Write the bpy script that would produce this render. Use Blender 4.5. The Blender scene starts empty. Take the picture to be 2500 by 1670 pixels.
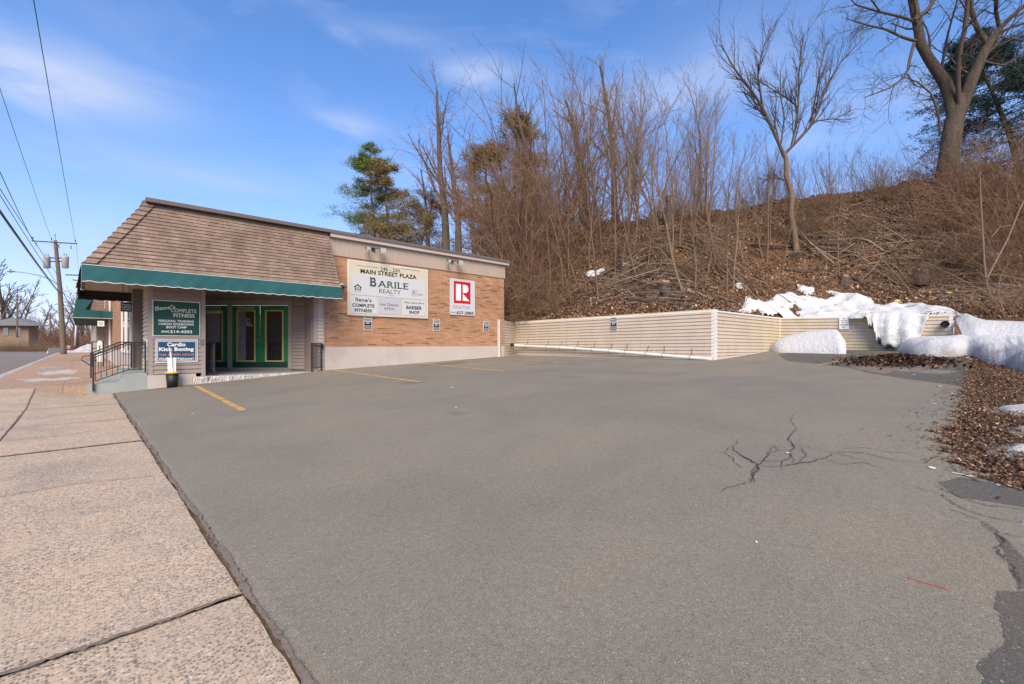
import bpy, math, random
import numpy as np
from mathutils import Vector
rnd = random.Random(7)
R = np.random.default_rng(11)
C = bpy.context.scene.collection
SC = bpy.context.scene

# ------------------------------------------------------------------ camera, sky, sun, exposure
F = 1107.0; CAMZ = 1.225; HORY = 840.0
TH = math.radians(43.62); SN, CS = math.sin(TH), math.cos(TH)      # x runs away from the street, y along it
cam = bpy.data.cameras.new('camera'); co = bpy.data.objects.new('camera', cam); C.objects.link(co)
cam.sensor_width = 36.0; cam.lens = F / 2500 * 36; cam.shift_y = 5 / 2500.0
cam.clip_start = 0.05; cam.clip_end = 3000
co.location = (0, 0, CAMZ); co.rotation_euler = (math.pi / 2, 0, -TH)
SC.camera = co
SC.view_settings.view_transform = 'Standard'; SC.view_settings.look = 'None'
SC.view_settings.gamma = 1; SC.view_settings.exposure = 1.08
SUN_EL, SUN_AZ = math.radians(40), math.radians(220)               # azimuth clockwise from +y
sl = bpy.data.lights.new('sun', 'SUN'); so = bpy.data.objects.new('sun', sl); C.objects.link(so)
sl.energy = 2.45; sl.angle = math.radians(42); sl.color = (1.0, 0.88, 0.67)
sdir = Vector((math.sin(SUN_AZ) * math.cos(SUN_EL), math.cos(SUN_AZ) * math.cos(SUN_EL), math.sin(SUN_EL)))
so.rotation_euler = sdir.to_track_quat('Z', 'Y').to_euler()

def make_world():
    w = bpy.data.worlds.new('World'); SC.world = w; w.use_nodes = True
    nt = w.node_tree; N = nt.nodes; L = nt.links; N.clear()
    def n(t, **k):
        x = N.new(t)
        for a, b in k.items(): setattr(x, a, b)
        return x
    def m(op, a, b=None, c=None, clamp=False):
        x = n('ShaderNodeMath', operation=op, use_clamp=clamp)
        for i, v in enumerate((a, b, c)):
            if v is None: continue
            if isinstance(v, (int, float)): x.inputs[i].default_value = v
            else: L.new(v, x.inputs[i])
        return x.outputs[0]
    sky = n('ShaderNodeTexSky', sky_type='NISHITA', sun_disc=False)
    sky.sun_elevation = SUN_EL; sky.sun_rotation = SUN_AZ; sky.air_density = 1.0; sky.dust_density = 0.4; sky.ozone_density = 2.0
    tc = n('ShaderNodeTexCoord'); sp = n('ShaderNodeSeparateXYZ'); L.new(tc.outputs['Generated'], sp.inputs[0])
    az = m('ARCTAN2', sp.outputs[0], sp.outputs[1]); el = m('ARCSINE', sp.outputs[2])
    cb = n('ShaderNodeCombineXYZ'); L.new(m('MULTIPLY', az, 1.6), cb.inputs[0]); L.new(m('MULTIPLY', el, 5.5), cb.inputs[1])
    no = n('ShaderNodeTexNoise'); no.inputs['Scale'].default_value = 1.7; no.inputs['Detail'].default_value = 7; no.inputs['Roughness'].default_value = .55
    no.inputs['Distortion'].default_value = .6
    L.new(cb.outputs[0], no.inputs['Vector'])
    wav = m('MULTIPLY', m('SUBTRACT', no.outputs[0], .5), .30)
    tot = None
    blobs = [(210, 215, 240, 60, .75), (120, 170, 200, 70, .35), (850, 305, 95, 26, .62), (1170, 168, 120, 22, .6), (960, 85, 170, 22, .25), (1560, 260, 260, 60, .42), (2200, 260, 220, 60, .5), (500, 430, 420, 40, .28),
             (1780, 120, 200, 90, .22), (700, 600, 500, 50, .25), (150, 620, 260, 70, .35)]
    for px, py, sx, sy, amp in blobs:
        X = (px - 1250) / F; a = TH + math.atan(X); e = math.atan((HORY - py) / F / math.sqrt(1 + X * X))
        ca = math.cos(math.atan(X)); sa = sx / F * ca * ca; se = sy / F * ca
        da = m('DIVIDE', m('ADD', m('SUBTRACT', az, a), wav), sa); de = m('DIVIDE', m('ADD', m('SUBTRACT', el, e), m('MULTIPLY', wav, .35)), se)
        g = m('MULTIPLY', m('EXPONENT', m('MULTIPLY', m('ADD', m('MULTIPLY', da, da), m('MULTIPLY', de, de)), -1)), amp)
        tot = g if tot is None else m('ADD', tot, g)
    rag = m('MULTIPLY_ADD', no.outputs[0], 1.9, -.15, True)
    hor = m('MULTIPLY', m('EXPONENT', m('MULTIPLY', m('MAXIMUM', el, 0), -3.6)), .74)
    wisp = m('MULTIPLY', m('SUBTRACT', no.outputs[0], .5, clamp=True), 1.0)
    fac = m('ADD', m('MULTIPLY', tot, rag), wisp, clamp=True)
    hs = n('ShaderNodeHueSaturation'); hs.inputs['Saturation'].default_value = 1.29; hs.inputs['Value'].default_value = 1.16
    L.new(sky.outputs[0], hs.inputs['Color'])
    mix = n('ShaderNodeMix', data_type='RGBA'); L.new(fac, mix.inputs[0]); tm = n('ShaderNodeMix', data_type='RGBA', blend_type='MULTIPLY'); tm.inputs[0].default_value = 1; L.new(hs.outputs[0], tm.inputs[6]); tm.inputs[7].default_value = (1.06, .90, 1.0, 1); hm = n('ShaderNodeMix', data_type='RGBA'); L.new(hor, hm.inputs[0]); L.new(tm.outputs[2], hm.inputs[6]); hm.inputs[7].default_value = (2.05, 2.85, 4.7, 1); L.new(hm.outputs[2], mix.inputs[6])
    mix.inputs[7].default_value = (2.95, 3.4, 4.6, 1)
    bg = n('ShaderNodeBackground'); bg.inputs[1].default_value = .10; L.new(mix.outputs[2], bg.inputs[0])
    o = n('ShaderNodeOutputWorld'); L.new(bg.outputs[0], o.inputs[0])
make_world()

# ------------------------------------------------------------------ helpers
def P(px, py, Y):
    X = (px - 1250) / F * Y
    return np.array((CS * X + SN * Y, -SN * X + CS * Y, CAMZ + (HORY - py) / F * Y))
def onY(px, yp):                       # x and depth on the vertical plane y = yp
    r = (px - 1250) / F; Y = yp / (-SN * r + CS); return (CS * r + SN) * Y, Y
def onX(px, xp):
    r = (px - 1250) / F; Y = xp / (CS * r + SN); return (-SN * r + CS) * Y, Y
def zat(py, Y): return CAMZ + (HORY - py) / F * Y
LX = [-3, .58, 1.3, 5.8, 13.4, 15.3, 21, 26]; LZ = [0, 0, .052, .355, .645, .68, 1.0, 1.2]
def lz(x): return float(np.interp(x, LX, LZ))
def lzv(x): return np.interp(x, LX, LZ)

class MB:
    def __init__(s): s.V = []; s.Q = []; s.T = []; s.G = []; s.n = 0
    def arr(s, V, Q=None, T=None):
        V = np.asarray(V, float).reshape(-1, 3)
        if Q is not None and len(Q): s.Q.append(np.asarray(Q) + s.n)
        if T is not None and len(T): s.T.append(np.asarray(T) + s.n)
        s.V.append(V); s.n += len(V)
    def quad(s, *p): s.arr(p, [[0, 1, 2, 3]])
    def poly(s, pts):
        b = s.n; s.V.append(np.asarray(pts, float)); s.n += len(pts); s.G.append([b + i for i in range(len(pts))])
    def box(s, x0, x1, y0, y1, z0, z1):
        s.hexa([(x0, y0, z0), (x1, y0, z0), (x1, y1, z0), (x0, y1, z0)], [(x0, y0, z1), (x1, y0, z1), (x1, y1, z1), (x0, y1, z1)])
    def hexa(s, b, t): s.arr(list(b) + list(t), [[3, 2, 1, 0], [4, 5, 6, 7], [0, 1, 5, 4], [1, 2, 6, 5], [2, 3, 7, 6], [3, 0, 4, 7]])
    def slab(s, a, b, thick, z0a, z1a, z0b=None, z1b=None):      # vertical board between 2-D points a and b, thickness along 2-D vector
        z0b = z0a if z0b is None else z0b; z1b = z1a if z1b is None else z1b
        a = np.array(a[:2], float); b = np.array(b[:2], float); t = np.array(thick[:2], float)
        f = lambda p, z: (p[0], p[1], z)
        s.hexa([f(a, z0a), f(b, z0b), f(b + t, z0b), f(a + t, z0a)], [f(a, z1a), f(b, z1b), f(b + t, z1b), f(a + t, z1a)])
    def prism(s, pts, vec):
        pts = np.asarray(pts, float); q = pts + np.asarray(vec, float); n = len(pts); b = s.n
        s.V += [pts, q]; s.n += 2 * n
        s.G.append([b + i for i in range(n)][::-1]); s.G.append([b + n + i for i in range(n)])
        for i in range(n): s.G.append([b + i, b + (i + 1) % n, b + n + (i + 1) % n, b + n + i])
    def tubes(s, paths, radii, sides=4, cap=False):
        P_ = np.asarray(paths, float); r = np.asarray(radii, float); B, N = P_.shape[:2]
        if B == 0: return
        T = np.gradient(P_, axis=1); T /= np.linalg.norm(T, axis=2, keepdims=True) + 1e-9
        D = P_[:, -1] - P_[:, 0]; D /= np.linalg.norm(D, axis=1, keepdims=True) + 1e-9
        ref = np.where(np.abs(D[:, 2:3]) > .8, np.array([[1., 0, 0]]), np.array([[0, 0, 1.]]))
        U = ref[:, None, :] - (ref[:, None, :] * T).sum(2, keepdims=True) * T; U /= np.linalg.norm(U, axis=2, keepdims=True) + 1e-9
        W = np.cross(T, U); a = np.arange(sides) * 2 * math.pi / sides
        V = P_[:, :, None, :] + r[:, :, None, None] * (U[:, :, None, :] * np.cos(a)[:, None] + W[:, :, None, :] * np.sin(a)[:, None])
        i = np.arange(N - 1)[:, None] * sides; j = np.arange(sides)[None, :]; k = (j + 1) % sides
        q = np.stack([i + j, i + k, i + sides + k, i + sides + j], -1).reshape(-1, 4)
        Q = (q[None] + (np.arange(B) * N * sides)[:, None, None]).reshape(-1, 4)
        base = s.n; s.arr(V.reshape(-1, 3), Q)
        if cap:
            for b in range(B):
                o = base + b * N * sides; s.G.append([o + m_ for m_ in range(sides)][::-1]); s.G.append([o + (N - 1) * sides + m_ for m_ in range(sides)])
    def tube(s, pts, r, sides=8, cap=True):
        pts = np.asarray(pts, float); r = np.full(len(pts), r) if np.isscalar(r) else np.asarray(r, float)
        s.tubes(pts[None], r[None], sides, cap)
    def grid(s, V):                                                # V [n,m,3]
        n, m_ = V.shape[:2]; i = np.arange(n - 1)[:, None] * m_; j = np.arange(m_ - 1)[None]
        s.arr(V.reshape(-1, 3), np.stack([i + j, i + m_ + j, i + m_ + j + 1, i + j + 1], -1).reshape(-1, 4))
    def mesh(s, name, loc=(0, 0, 0), smooth=False):
        V = np.concatenate(s.V) - np.array(loc); me = bpy.data.meshes.new(name)
        idx = []; tot = []
        for a in s.Q: idx.append(a.reshape(-1)); tot.append(np.full(len(a), 4))
        for a in s.T: idx.append(a.reshape(-1)); tot.append(np.full(len(a), 3))
        for g in s.G: idx.append(np.array(g)); tot.append(np.array([len(g)]))
        idx = np.concatenate(idx).astype(np.int32); tot = np.concatenate(tot).astype(np.int32)
        me.vertices.add(len(V)); me.vertices.foreach_set('co', V.astype(np.float32).ravel())
        me.loops.add(len(idx)); me.loops.foreach_set('vertex_index', idx)
        me.polygons.add(len(tot)); st = np.concatenate([[0], np.cumsum(tot)[:-1]]).astype(np.int32)
        me.polygons.foreach_set('loop_start', st); me.polygons.foreach_set('loop_total', tot)
        me.polygons.foreach_set('use_smooth', np.full(len(tot), bool(smooth)))
        me.update(calc_edges=True); me.validate(); return me
    def build(s, name, mat, parent=None, smooth=False, loc=None):
        root = parent
        while root is not None and root.parent is not None: root = root.parent
        L_ = tuple(root.location) if root is not None else (loc or (0, 0, 0))
        me = s.mesh(name, L_, smooth); o = bpy.data.objects.new(name, me); C.objects.link(o); me.materials.append(mat)
        if parent is not None: o.parent = parent
        elif loc: o.location = loc
        return o
def tag(o, label=None, cat=None, group=None, kind=None):
    if label: o['label'] = label
    if cat: o['category'] = cat
    if group: o['group'] = group
    if kind: o['kind'] = kind
    return o
def thing(name, label, cat, loc=(0, 0, 0), group=None):
    o = bpy.data.objects.new(name, None); C.objects.link(o); o.location = tuple(float(a) for a in loc)
    o.empty_display_size = .1
    return tag(o, label, cat, group)
def dup(root, loc, rz=0, sc=1, label=None, group=None):
    r = root.copy(); C.objects.link(r); r.location = tuple(float(a) for a in loc); r.rotation_euler = (0, 0, rz); r.scale = (sc, sc, sc)
    if label: r['label'] = label
    if group: r['group'] = group
    for ch in list(root.children):
        c = ch.copy(); C.objects.link(c); c.parent = r
        for g in list(ch.children):
            d = g.copy(); C.objects.link(d); d.parent = c
    return r

# ------------------------------------------------------------------ materials
def nodes_of(name):
    m = bpy.data.materials.new(name); m.use_nodes = True; nt = m.node_tree; nt.nodes.clear()
    b = nt.nodes.new('ShaderNodeBsdfPrincipled'); o = nt.nodes.new('ShaderNodeOutputMaterial'); nt.links.new(b.outputs[0], o.inputs[0])
    return m, nt, b
def pos_vec(nt, order='xyz', scale=(1, 1, 1), rot=0.0):
    g = nt.nodes.new('ShaderNodeNewGeometry'); s = nt.nodes.new('ShaderNodeSeparateXYZ'); c = nt.nodes.new('ShaderNodeCombineXYZ')
    nt.links.new(g.outputs['Position'], s.inputs[0])
    for i, k in enumerate(order):
        if k != '0': nt.links.new(s.outputs['xyz'.index(k)], c.inputs[i])
    mp = nt.nodes.new('ShaderNodeMapping'); mp.inputs['Scale'].default_value = scale; mp.inputs['Rotation'].default_value = (0, 0, rot)
    nt.links.new(c.outputs[0], mp.inputs[0]); return mp.outputs[0]
def noise(nt, vec, scale, detail=4, rough=.6, dist=0):
    n = nt.nodes.new('ShaderNodeTexNoise'); n.inputs['Scale'].default_value = scale; n.inputs['Detail'].default_value = detail
    n.inputs['Roughness'].default_value = rough; n.inputs['Distortion'].default_value = dist; nt.links.new(vec, n.inputs['Vector']); return n.outputs[0]
def ramp(nt, fac, stops, interp='LINEAR'):
    r = nt.nodes.new('ShaderNodeValToRGB'); r.color_ramp.interpolation = interp; e = r.color_ramp.elements
    while len(e) < len(stops): e.new(0.5)
    for k, (p, c) in enumerate(stops): e[k].position = p; e[k].color = (*c, 1) if len(c) == 3 else c
    nt.links.new(fac, r.inputs[0]); return r.outputs[0]
def g3(v): return (v, v, v)
def mixc(nt, fac, a, b, mode='MIX'):
    x = nt.nodes.new('ShaderNodeMix'); x.data_type = 'RGBA'; x.blend_type = mode
    for i, v in ((0, fac), (6, a), (7, b)):
        if isinstance(v, (int, float)): x.inputs[i].default_value = v
        elif isinstance(v, tuple): x.inputs[i].default_value = (*v, 1)
        else: nt.links.new(v, x.inputs[i])
    return x.outputs[2]
def mth(nt, op, a, b=0.0, c=0.0, clamp=False):
    x = nt.nodes.new('ShaderNodeMath'); x.operation = op; x.use_clamp = clamp
    for i, v in enumerate((a, b, c)):
        if isinstance(v, (int, float)): x.inputs[i].default_value = v
        else: nt.links.new(v, x.inputs[i])
    return x.outputs[0]
def bump(nt, b, h, strength=.3, dist=.01):
    x = nt.nodes.new('ShaderNodeBump'); x.inputs['Strength'].default_value = strength; x.inputs['Distance'].default_value = dist
    nt.links.new(h, x.inputs['Height']); nt.links.new(x.outputs[0], b.inputs['Normal'])
def mat(name, col, rough=.7, var=.12, sc=3.0, fine=60, bs=.15, metal=0, dirt=None, dirt_amt=.5, spec=.4, order='xyz', scale=(1, 1, 1), island=0.0, bd=.004):
    m, nt, b = nodes_of(name); v = pos_vec(nt, order, scale)
    n1 = noise(nt, v, sc, 5); n2 = noise(nt, v, fine, 3)
    lo = tuple(c * (1 - var) for c in col); hi = tuple(min(1, c * (1 + var)) for c in col)
    c = ramp(nt, mth(nt, 'ADD', mth(nt, 'MULTIPLY', n1, .6), mth(nt, 'MULTIPLY', n2, .4)), [(.3, lo), (.7, hi)])
    if dirt: c = mixc(nt, ramp(nt, noise(nt, v, sc * .6, 8, .7), [(.5, g3(0)), (.68, g3(dirt_amt))]), c, dirt)
    if island:
        g = nt.nodes.new('ShaderNodeNewGeometry'); r_ = ramp(nt, g.outputs['Random Per Island'], [(0, g3(1 - island)), (1, g3(1 + island * .6))])
        c = mixc(nt, 1.0, c, r_, 'MULTIPLY')
    nt.links.new(c, b.inputs['Base Color']); b.inputs['Roughness'].default_value = rough; b.inputs['Metallic'].default_value = metal
    b.inputs['Specular IOR Level'].default_value = spec
    if bs: bump(nt, b, n2, bs, bd)
    return m
def island_mat(name, stops, rough=.9):
    m, nt, b = nodes_of(name); g = nt.nodes.new('ShaderNodeNewGeometry')
    c = ramp(nt, g.outputs['Random Per Island'], stops); nt.links.new(c, b.inputs['Base Color']); b.inputs['Roughness'].default_value = rough
    b.inputs['Specular IOR Level'].default_value = .2; return m

def mat_asphalt(name, base=(.218, .190, .147), dark=1.0, stains=()):
    m, nt, b = nodes_of(name); v = pos_vec(nt)
    fine = noise(nt, v, 170, 3, .8); mid = noise(nt, v, 34, 4, .7); big = noise(nt, v, .55, 6, .62, .4); streak = noise(nt, pos_vec(nt, 'xyz', (.25, 1.3, 1), .5), .8, 5, .6, .3)
    vo = nt.nodes.new('ShaderNodeTexVoronoi'); vo.inputs['Scale'].default_value = 175; nt.links.new(v, vo.inputs['Vector'])
    wn = nt.nodes.new('ShaderNodeSeparateColor'); nt.links.new(vo.outputs['Color'], wn.inputs[0])
    c = ramp(nt, fine, [(.30, tuple(x * .52 * dark for x in base)), (.5, tuple(x * dark for x in base)), (.70, tuple(x * 1.55 * dark for x in base))])
    c = mixc(nt, 1.0, c, ramp(nt, mid, [(.3, g3(.86)), (.7, g3(1.14))]), 'MULTIPLY')
    c = mixc(nt, ramp(nt, wn.outputs[0], [(.978, g3(0)), (.986, g3(.6))]), c, (.42, .39, .35))
    c = mixc(nt, ramp(nt, wn.outputs[1], [(.962, g3(0)), (.972, g3(.5))]), c, (.07, .06, .055))
    c = mixc(nt, 1.0, c, ramp(nt, big, [(.32, (.88, .89, .92)), (.5, (1, 1, 1)), (.68, (1.10, 1.06, 1.01))]), 'MULTIPLY')
    c = mixc(nt, 1.0, c, ramp(nt, streak, [(.32, (.94, .94, .95)), (.52, (1, 1, 1)), (.7, (1.07, 1.04, 1.0))]), 'MULTIPLY')
    for sx, sy, rx, ry, am in stains:
        mp = nt.nodes.new('ShaderNodeMapping'); mp.inputs['Location'].default_value = (-sx / rx, -sy / ry, 0); mp.inputs['Scale'].default_value = (1 / rx, 1 / ry, 0); nt.links.new(v, mp.inputs[0])
        vl = nt.nodes.new('ShaderNodeVectorMath'); vl.operation = 'LENGTH'; nt.links.new(mp.outputs[0], vl.inputs[0])
        c = mixc(nt, ramp(nt, mth(nt, 'ADD', vl.outputs['Value'], mth(nt, 'MULTIPLY', mth(nt, 'SUBTRACT', noise(nt, v, 1.6, 6, .65), .5), 2.2)), [(.35, g3(am)), (1.0, g3(0))]), c, tuple(q * .42 for q in base))
    nt.links.new(c, b.inputs['Base Color']); b.inputs['Roughness'].default_value = .88; b.inputs['Specular IOR Level'].default_value = .3
    bump(nt, b, fine, .55, .006); return m
def mat_walk(name, tint=(1, 1, 1)):
    m, nt, b = nodes_of(name); v = pos_vec(nt); big = noise(nt, v, .9, 7, .65, .4)
    wv = nt.nodes.new('ShaderNodeMapping'); wv.inputs['Scale'].default_value = (1, 1, 1); nt.links.new(v, wv.inputs[0])
    vo = nt.nodes.new('ShaderNodeTexVoronoi'); vo.inputs['Scale'].default_value = 78; nt.links.new(wv.outputs[0], vo.inputs['Vector'])
    sp = nt.nodes.new('ShaderNodeSeparateColor'); nt.links.new(vo.outputs['Color'], sp.inputs[0])
    peb = ramp(nt, sp.outputs[0], [(0, (.13, .125, .12)), (.3, (.19, .175, .165)), (.5, (.27, .22, .19)), (.7, (.40, .31, .26)), (.86, (.52, .42, .35)), (1, (.64, .58, .52))])
    mortar = ramp(nt, noise(nt, v, 240, 2), [(.3, (.42, .32, .26)), (.7, (.56, .44, .36))])
    edge = ramp(nt, vo.outputs['Distance'], [(.42, g3(0)), (.60, g3(1))])
    wear = ramp(nt, noise(nt, v, 2.3, 6, .7), [(.42, g3(0)), (.70, g3(.6))])
    c = mixc(nt, edge, peb, mortar); c = mixc(nt, wear, c, mortar)
    c = mixc(nt, 1.0, c, ramp(nt, big, [(.3, (.78, .80, .86)), (.5, (1, 1, 1)), (.72, (1.1, 1.03, .98))]), 'MULTIPLY')
    c = mixc(nt, 1.0, c, tint, 'MULTIPLY')
    nt.links.new(c, b.inputs['Base Color']); b.inputs['Roughness'].default_value = .85; b.inputs['Specular IOR Level'].default_value = .25
    bump(nt, b, edge, -.4, .004); return m
def mat_brick(name, order):
    m, nt, b = nodes_of(name); v = pos_vec(nt, order)
    def br(c1, c2, mo, ofs):
        k = nt.nodes.new('ShaderNodeTexBrick'); k.inputs['Color1'].default_value = (*c1, 1); k.inputs['Color2'].default_value = (*c2, 1); k.inputs['Mortar'].default_value = (*mo, 1)
        k.inputs['Scale'].default_value = 1; k.inputs['Mortar Size'].default_value = .006; k.inputs['Mortar Smooth'].default_value = .3
        k.inputs['Brick Width'].default_value = .34; k.inputs['Row Height'].default_value = .0585; k.offset = ofs; nt.links.new(v, k.inputs['Vector']); return k
    k = br((0, 0, 0), (1, 1, 1), (.5, .5, .5), .5)
    c = ramp(nt, k.outputs['Color'], [(0, (.20, .09, .042)), (.05, (.25, .115, .055)), (.11, (.34, .17, .085)), (.45, (.38, .19, .10)), (.7, (.41, .21, .118)), (.9, (.44, .25, .14)), (1, (.36, .19, .09))])
    c = mixc(nt, mth(nt, 'MULTIPLY', k.outputs['Fac'], .75), c, (.40, .29, .21))
    c = mixc(nt, 1.0, c, ramp(nt, noise(nt, v, 1.1, 5), [(.3, g3(.86)), (.7, g3(1.12))]), 'MULTIPLY')
    c = mixc(nt, 1.0, c, ramp(nt, noise(nt, pos_vec(nt, order, (1, 7, 1)), 9, 4), [(.3, g3(.84)), (.7, g3(1.15))]), 'MULTIPLY')
    nt.links.new(c, b.inputs['Base Color']); b.inputs['Roughness'].default_value = .85; b.inputs['Specular IOR Level'].default_value = .2
    bump(nt, b, k.outputs['Fac'], -.5, .006); return m
def mat_shingle(name, order='x0z'):
    m, nt, b = nodes_of(name); v = pos_vec(nt, order); k = nt.nodes.new('ShaderNodeTexBrick')
    k.inputs['Color1'].default_value = (0, 0, 0, 1); k.inputs['Color2'].default_value = (1, 1, 1, 1); k.inputs['Mortar'].default_value = (.5, .5, .5, 1)
    k.inputs['Scale'].default_value = 1; k.inputs['Mortar Size'].default_value = .003; k.inputs['Brick Width'].default_value = .17; k.inputs['Row Height'].default_value = 1.8 / 19
    mp = nt.nodes.new('ShaderNodeMapping'); mp.inputs['Location'].default_value = (0, -3.02, 0)
    g = nt.nodes.new('ShaderNodeNewGeometry'); s = nt.nodes.new('ShaderNodeSeparateXYZ'); c_ = nt.nodes.new('ShaderNodeCombineXYZ'); nt.links.new(g.outputs['Position'], s.inputs[0])
    nt.links.new(s.outputs['xyz'.index(order[0])], c_.inputs[0]); nt.links.new(s.outputs[2], c_.inputs[1]); nt.links.new(c_.outputs[0], mp.inputs[0]); nt.links.new(mp.outputs[0], k.inputs['Vector'])
    c = ramp(nt, k.outputs['Color'], [(0, (.225, .155, .115)), (.3, (.26, .182, .135)), (.65, (.285, .20, .15)), (1, (.325, .23, .175))])
    c = mixc(nt, mth(nt, 'MULTIPLY', k.outputs['Fac'], .6), c, (.10, .06, .045))
    c = mixc(nt, ramp(nt, noise(nt, pos_vec(nt, 'xyz', (1.2, 1.2, .35)), 1.1, 6, .7), [(.47, g3(0)), (.66, g3(.6))]), c, (.12, .085, .068))
    c = mixc(nt, 1.0, c, ramp(nt, noise(nt, v, 130, 3), [(.3, g3(.8)), (.7, g3(1.2))]), 'MULTIPLY')
    nt.links.new(c, b.inputs['Base Color']); b.inputs['Roughness'].default_value = .95; b.inputs['Specular IOR Level'].default_value = .15; return m
def mat_glass(name, tint=(.015, .017, .02)):
    m, nt, b = nodes_of(name); b.inputs['Base Color'].default_value = (*tint, 1); b.inputs['Roughness'].default_value = .06; b.inputs['Specular IOR Level'].default_value = .9
    b.inputs['IOR'].default_value = 2.1
    v = pos_vec(nt); bump(nt, b, noise(nt, v, 2.5, 2), .05, .02); return m
def mat_soil(name):
    m, nt, b = nodes_of(name); v = pos_vec(nt); a = noise(nt, v, 26, 6, .75); big = noise(nt, v, .9, 5, .6)
    c = ramp(nt, a, [(.30, (.022, .015, .010)), (.42, (.085, .05, .03)), (.52, (.18, .10, .058)), (.62, (.26, .15, .09)), (.72, (.32, .20, .125))])
    c = mixc(nt, 1.0, c, ramp(nt, big, [(.3, (.62, .62, .6)), (.55, (1, 1, 1)), (.75, (1.2, 1.1, .95))]), 'MULTIPLY')
    nt.links.new(c, b.inputs['Base Color']); b.inputs['Roughness'].default_value = .95; b.inputs['Specular IOR Level'].default_value = .1; bump(nt, b, a, .9, .05); return m
def mat_snow(name, dirty=.5):
    m, nt, b = nodes_of(name); v = pos_vec(nt); a = noise(nt, v, 9, 7, .7); big = noise(nt, v, 1.3, 6, .65)
    c = ramp(nt, noise(nt, v, 45, 4, .8), [(.3, (.56, .56, .565)), (.42, (.68, .675, .675)), (.6, (.75, .745, .74))])
    g = nt.nodes.new('ShaderNodeNewGeometry'); s = nt.nodes.new('ShaderNodeSeparateXYZ'); nt.links.new(g.outputs['Position'], s.inputs[0])
    foot = ramp(nt, mth(nt, 'SUBTRACT', s.outputs[2], mth(nt, 'MULTIPLY', big, .5)), [(.62, g3(dirty)), (1.05, g3(0))])
    c = mixc(nt, mth(nt, 'MULTIPLY', ramp(nt, big, [(.4, g3(.25)), (.62, g3(1))]), foot), c, (.33, .27, .22))
    c = mixc(nt, ramp(nt, noise(nt, v, 26, 5, .8), [(.66, g3(0)), (.72, g3(.8 * dirty + .2))]), c, (.16, .11, .08))
    nt.links.new(c, b.inputs['Base Color']); b.inputs['Roughness'].default_value = .75; b.inputs['Specular IOR Level'].default_value = .3
    bump(nt, b, mth(nt, 'ADD', a, mth(nt, 'MULTIPLY', noise(nt, v, 40, 5, .8), .35)), .9, .10); return m
WT_ = (1.06, 1.01, .86)
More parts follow.
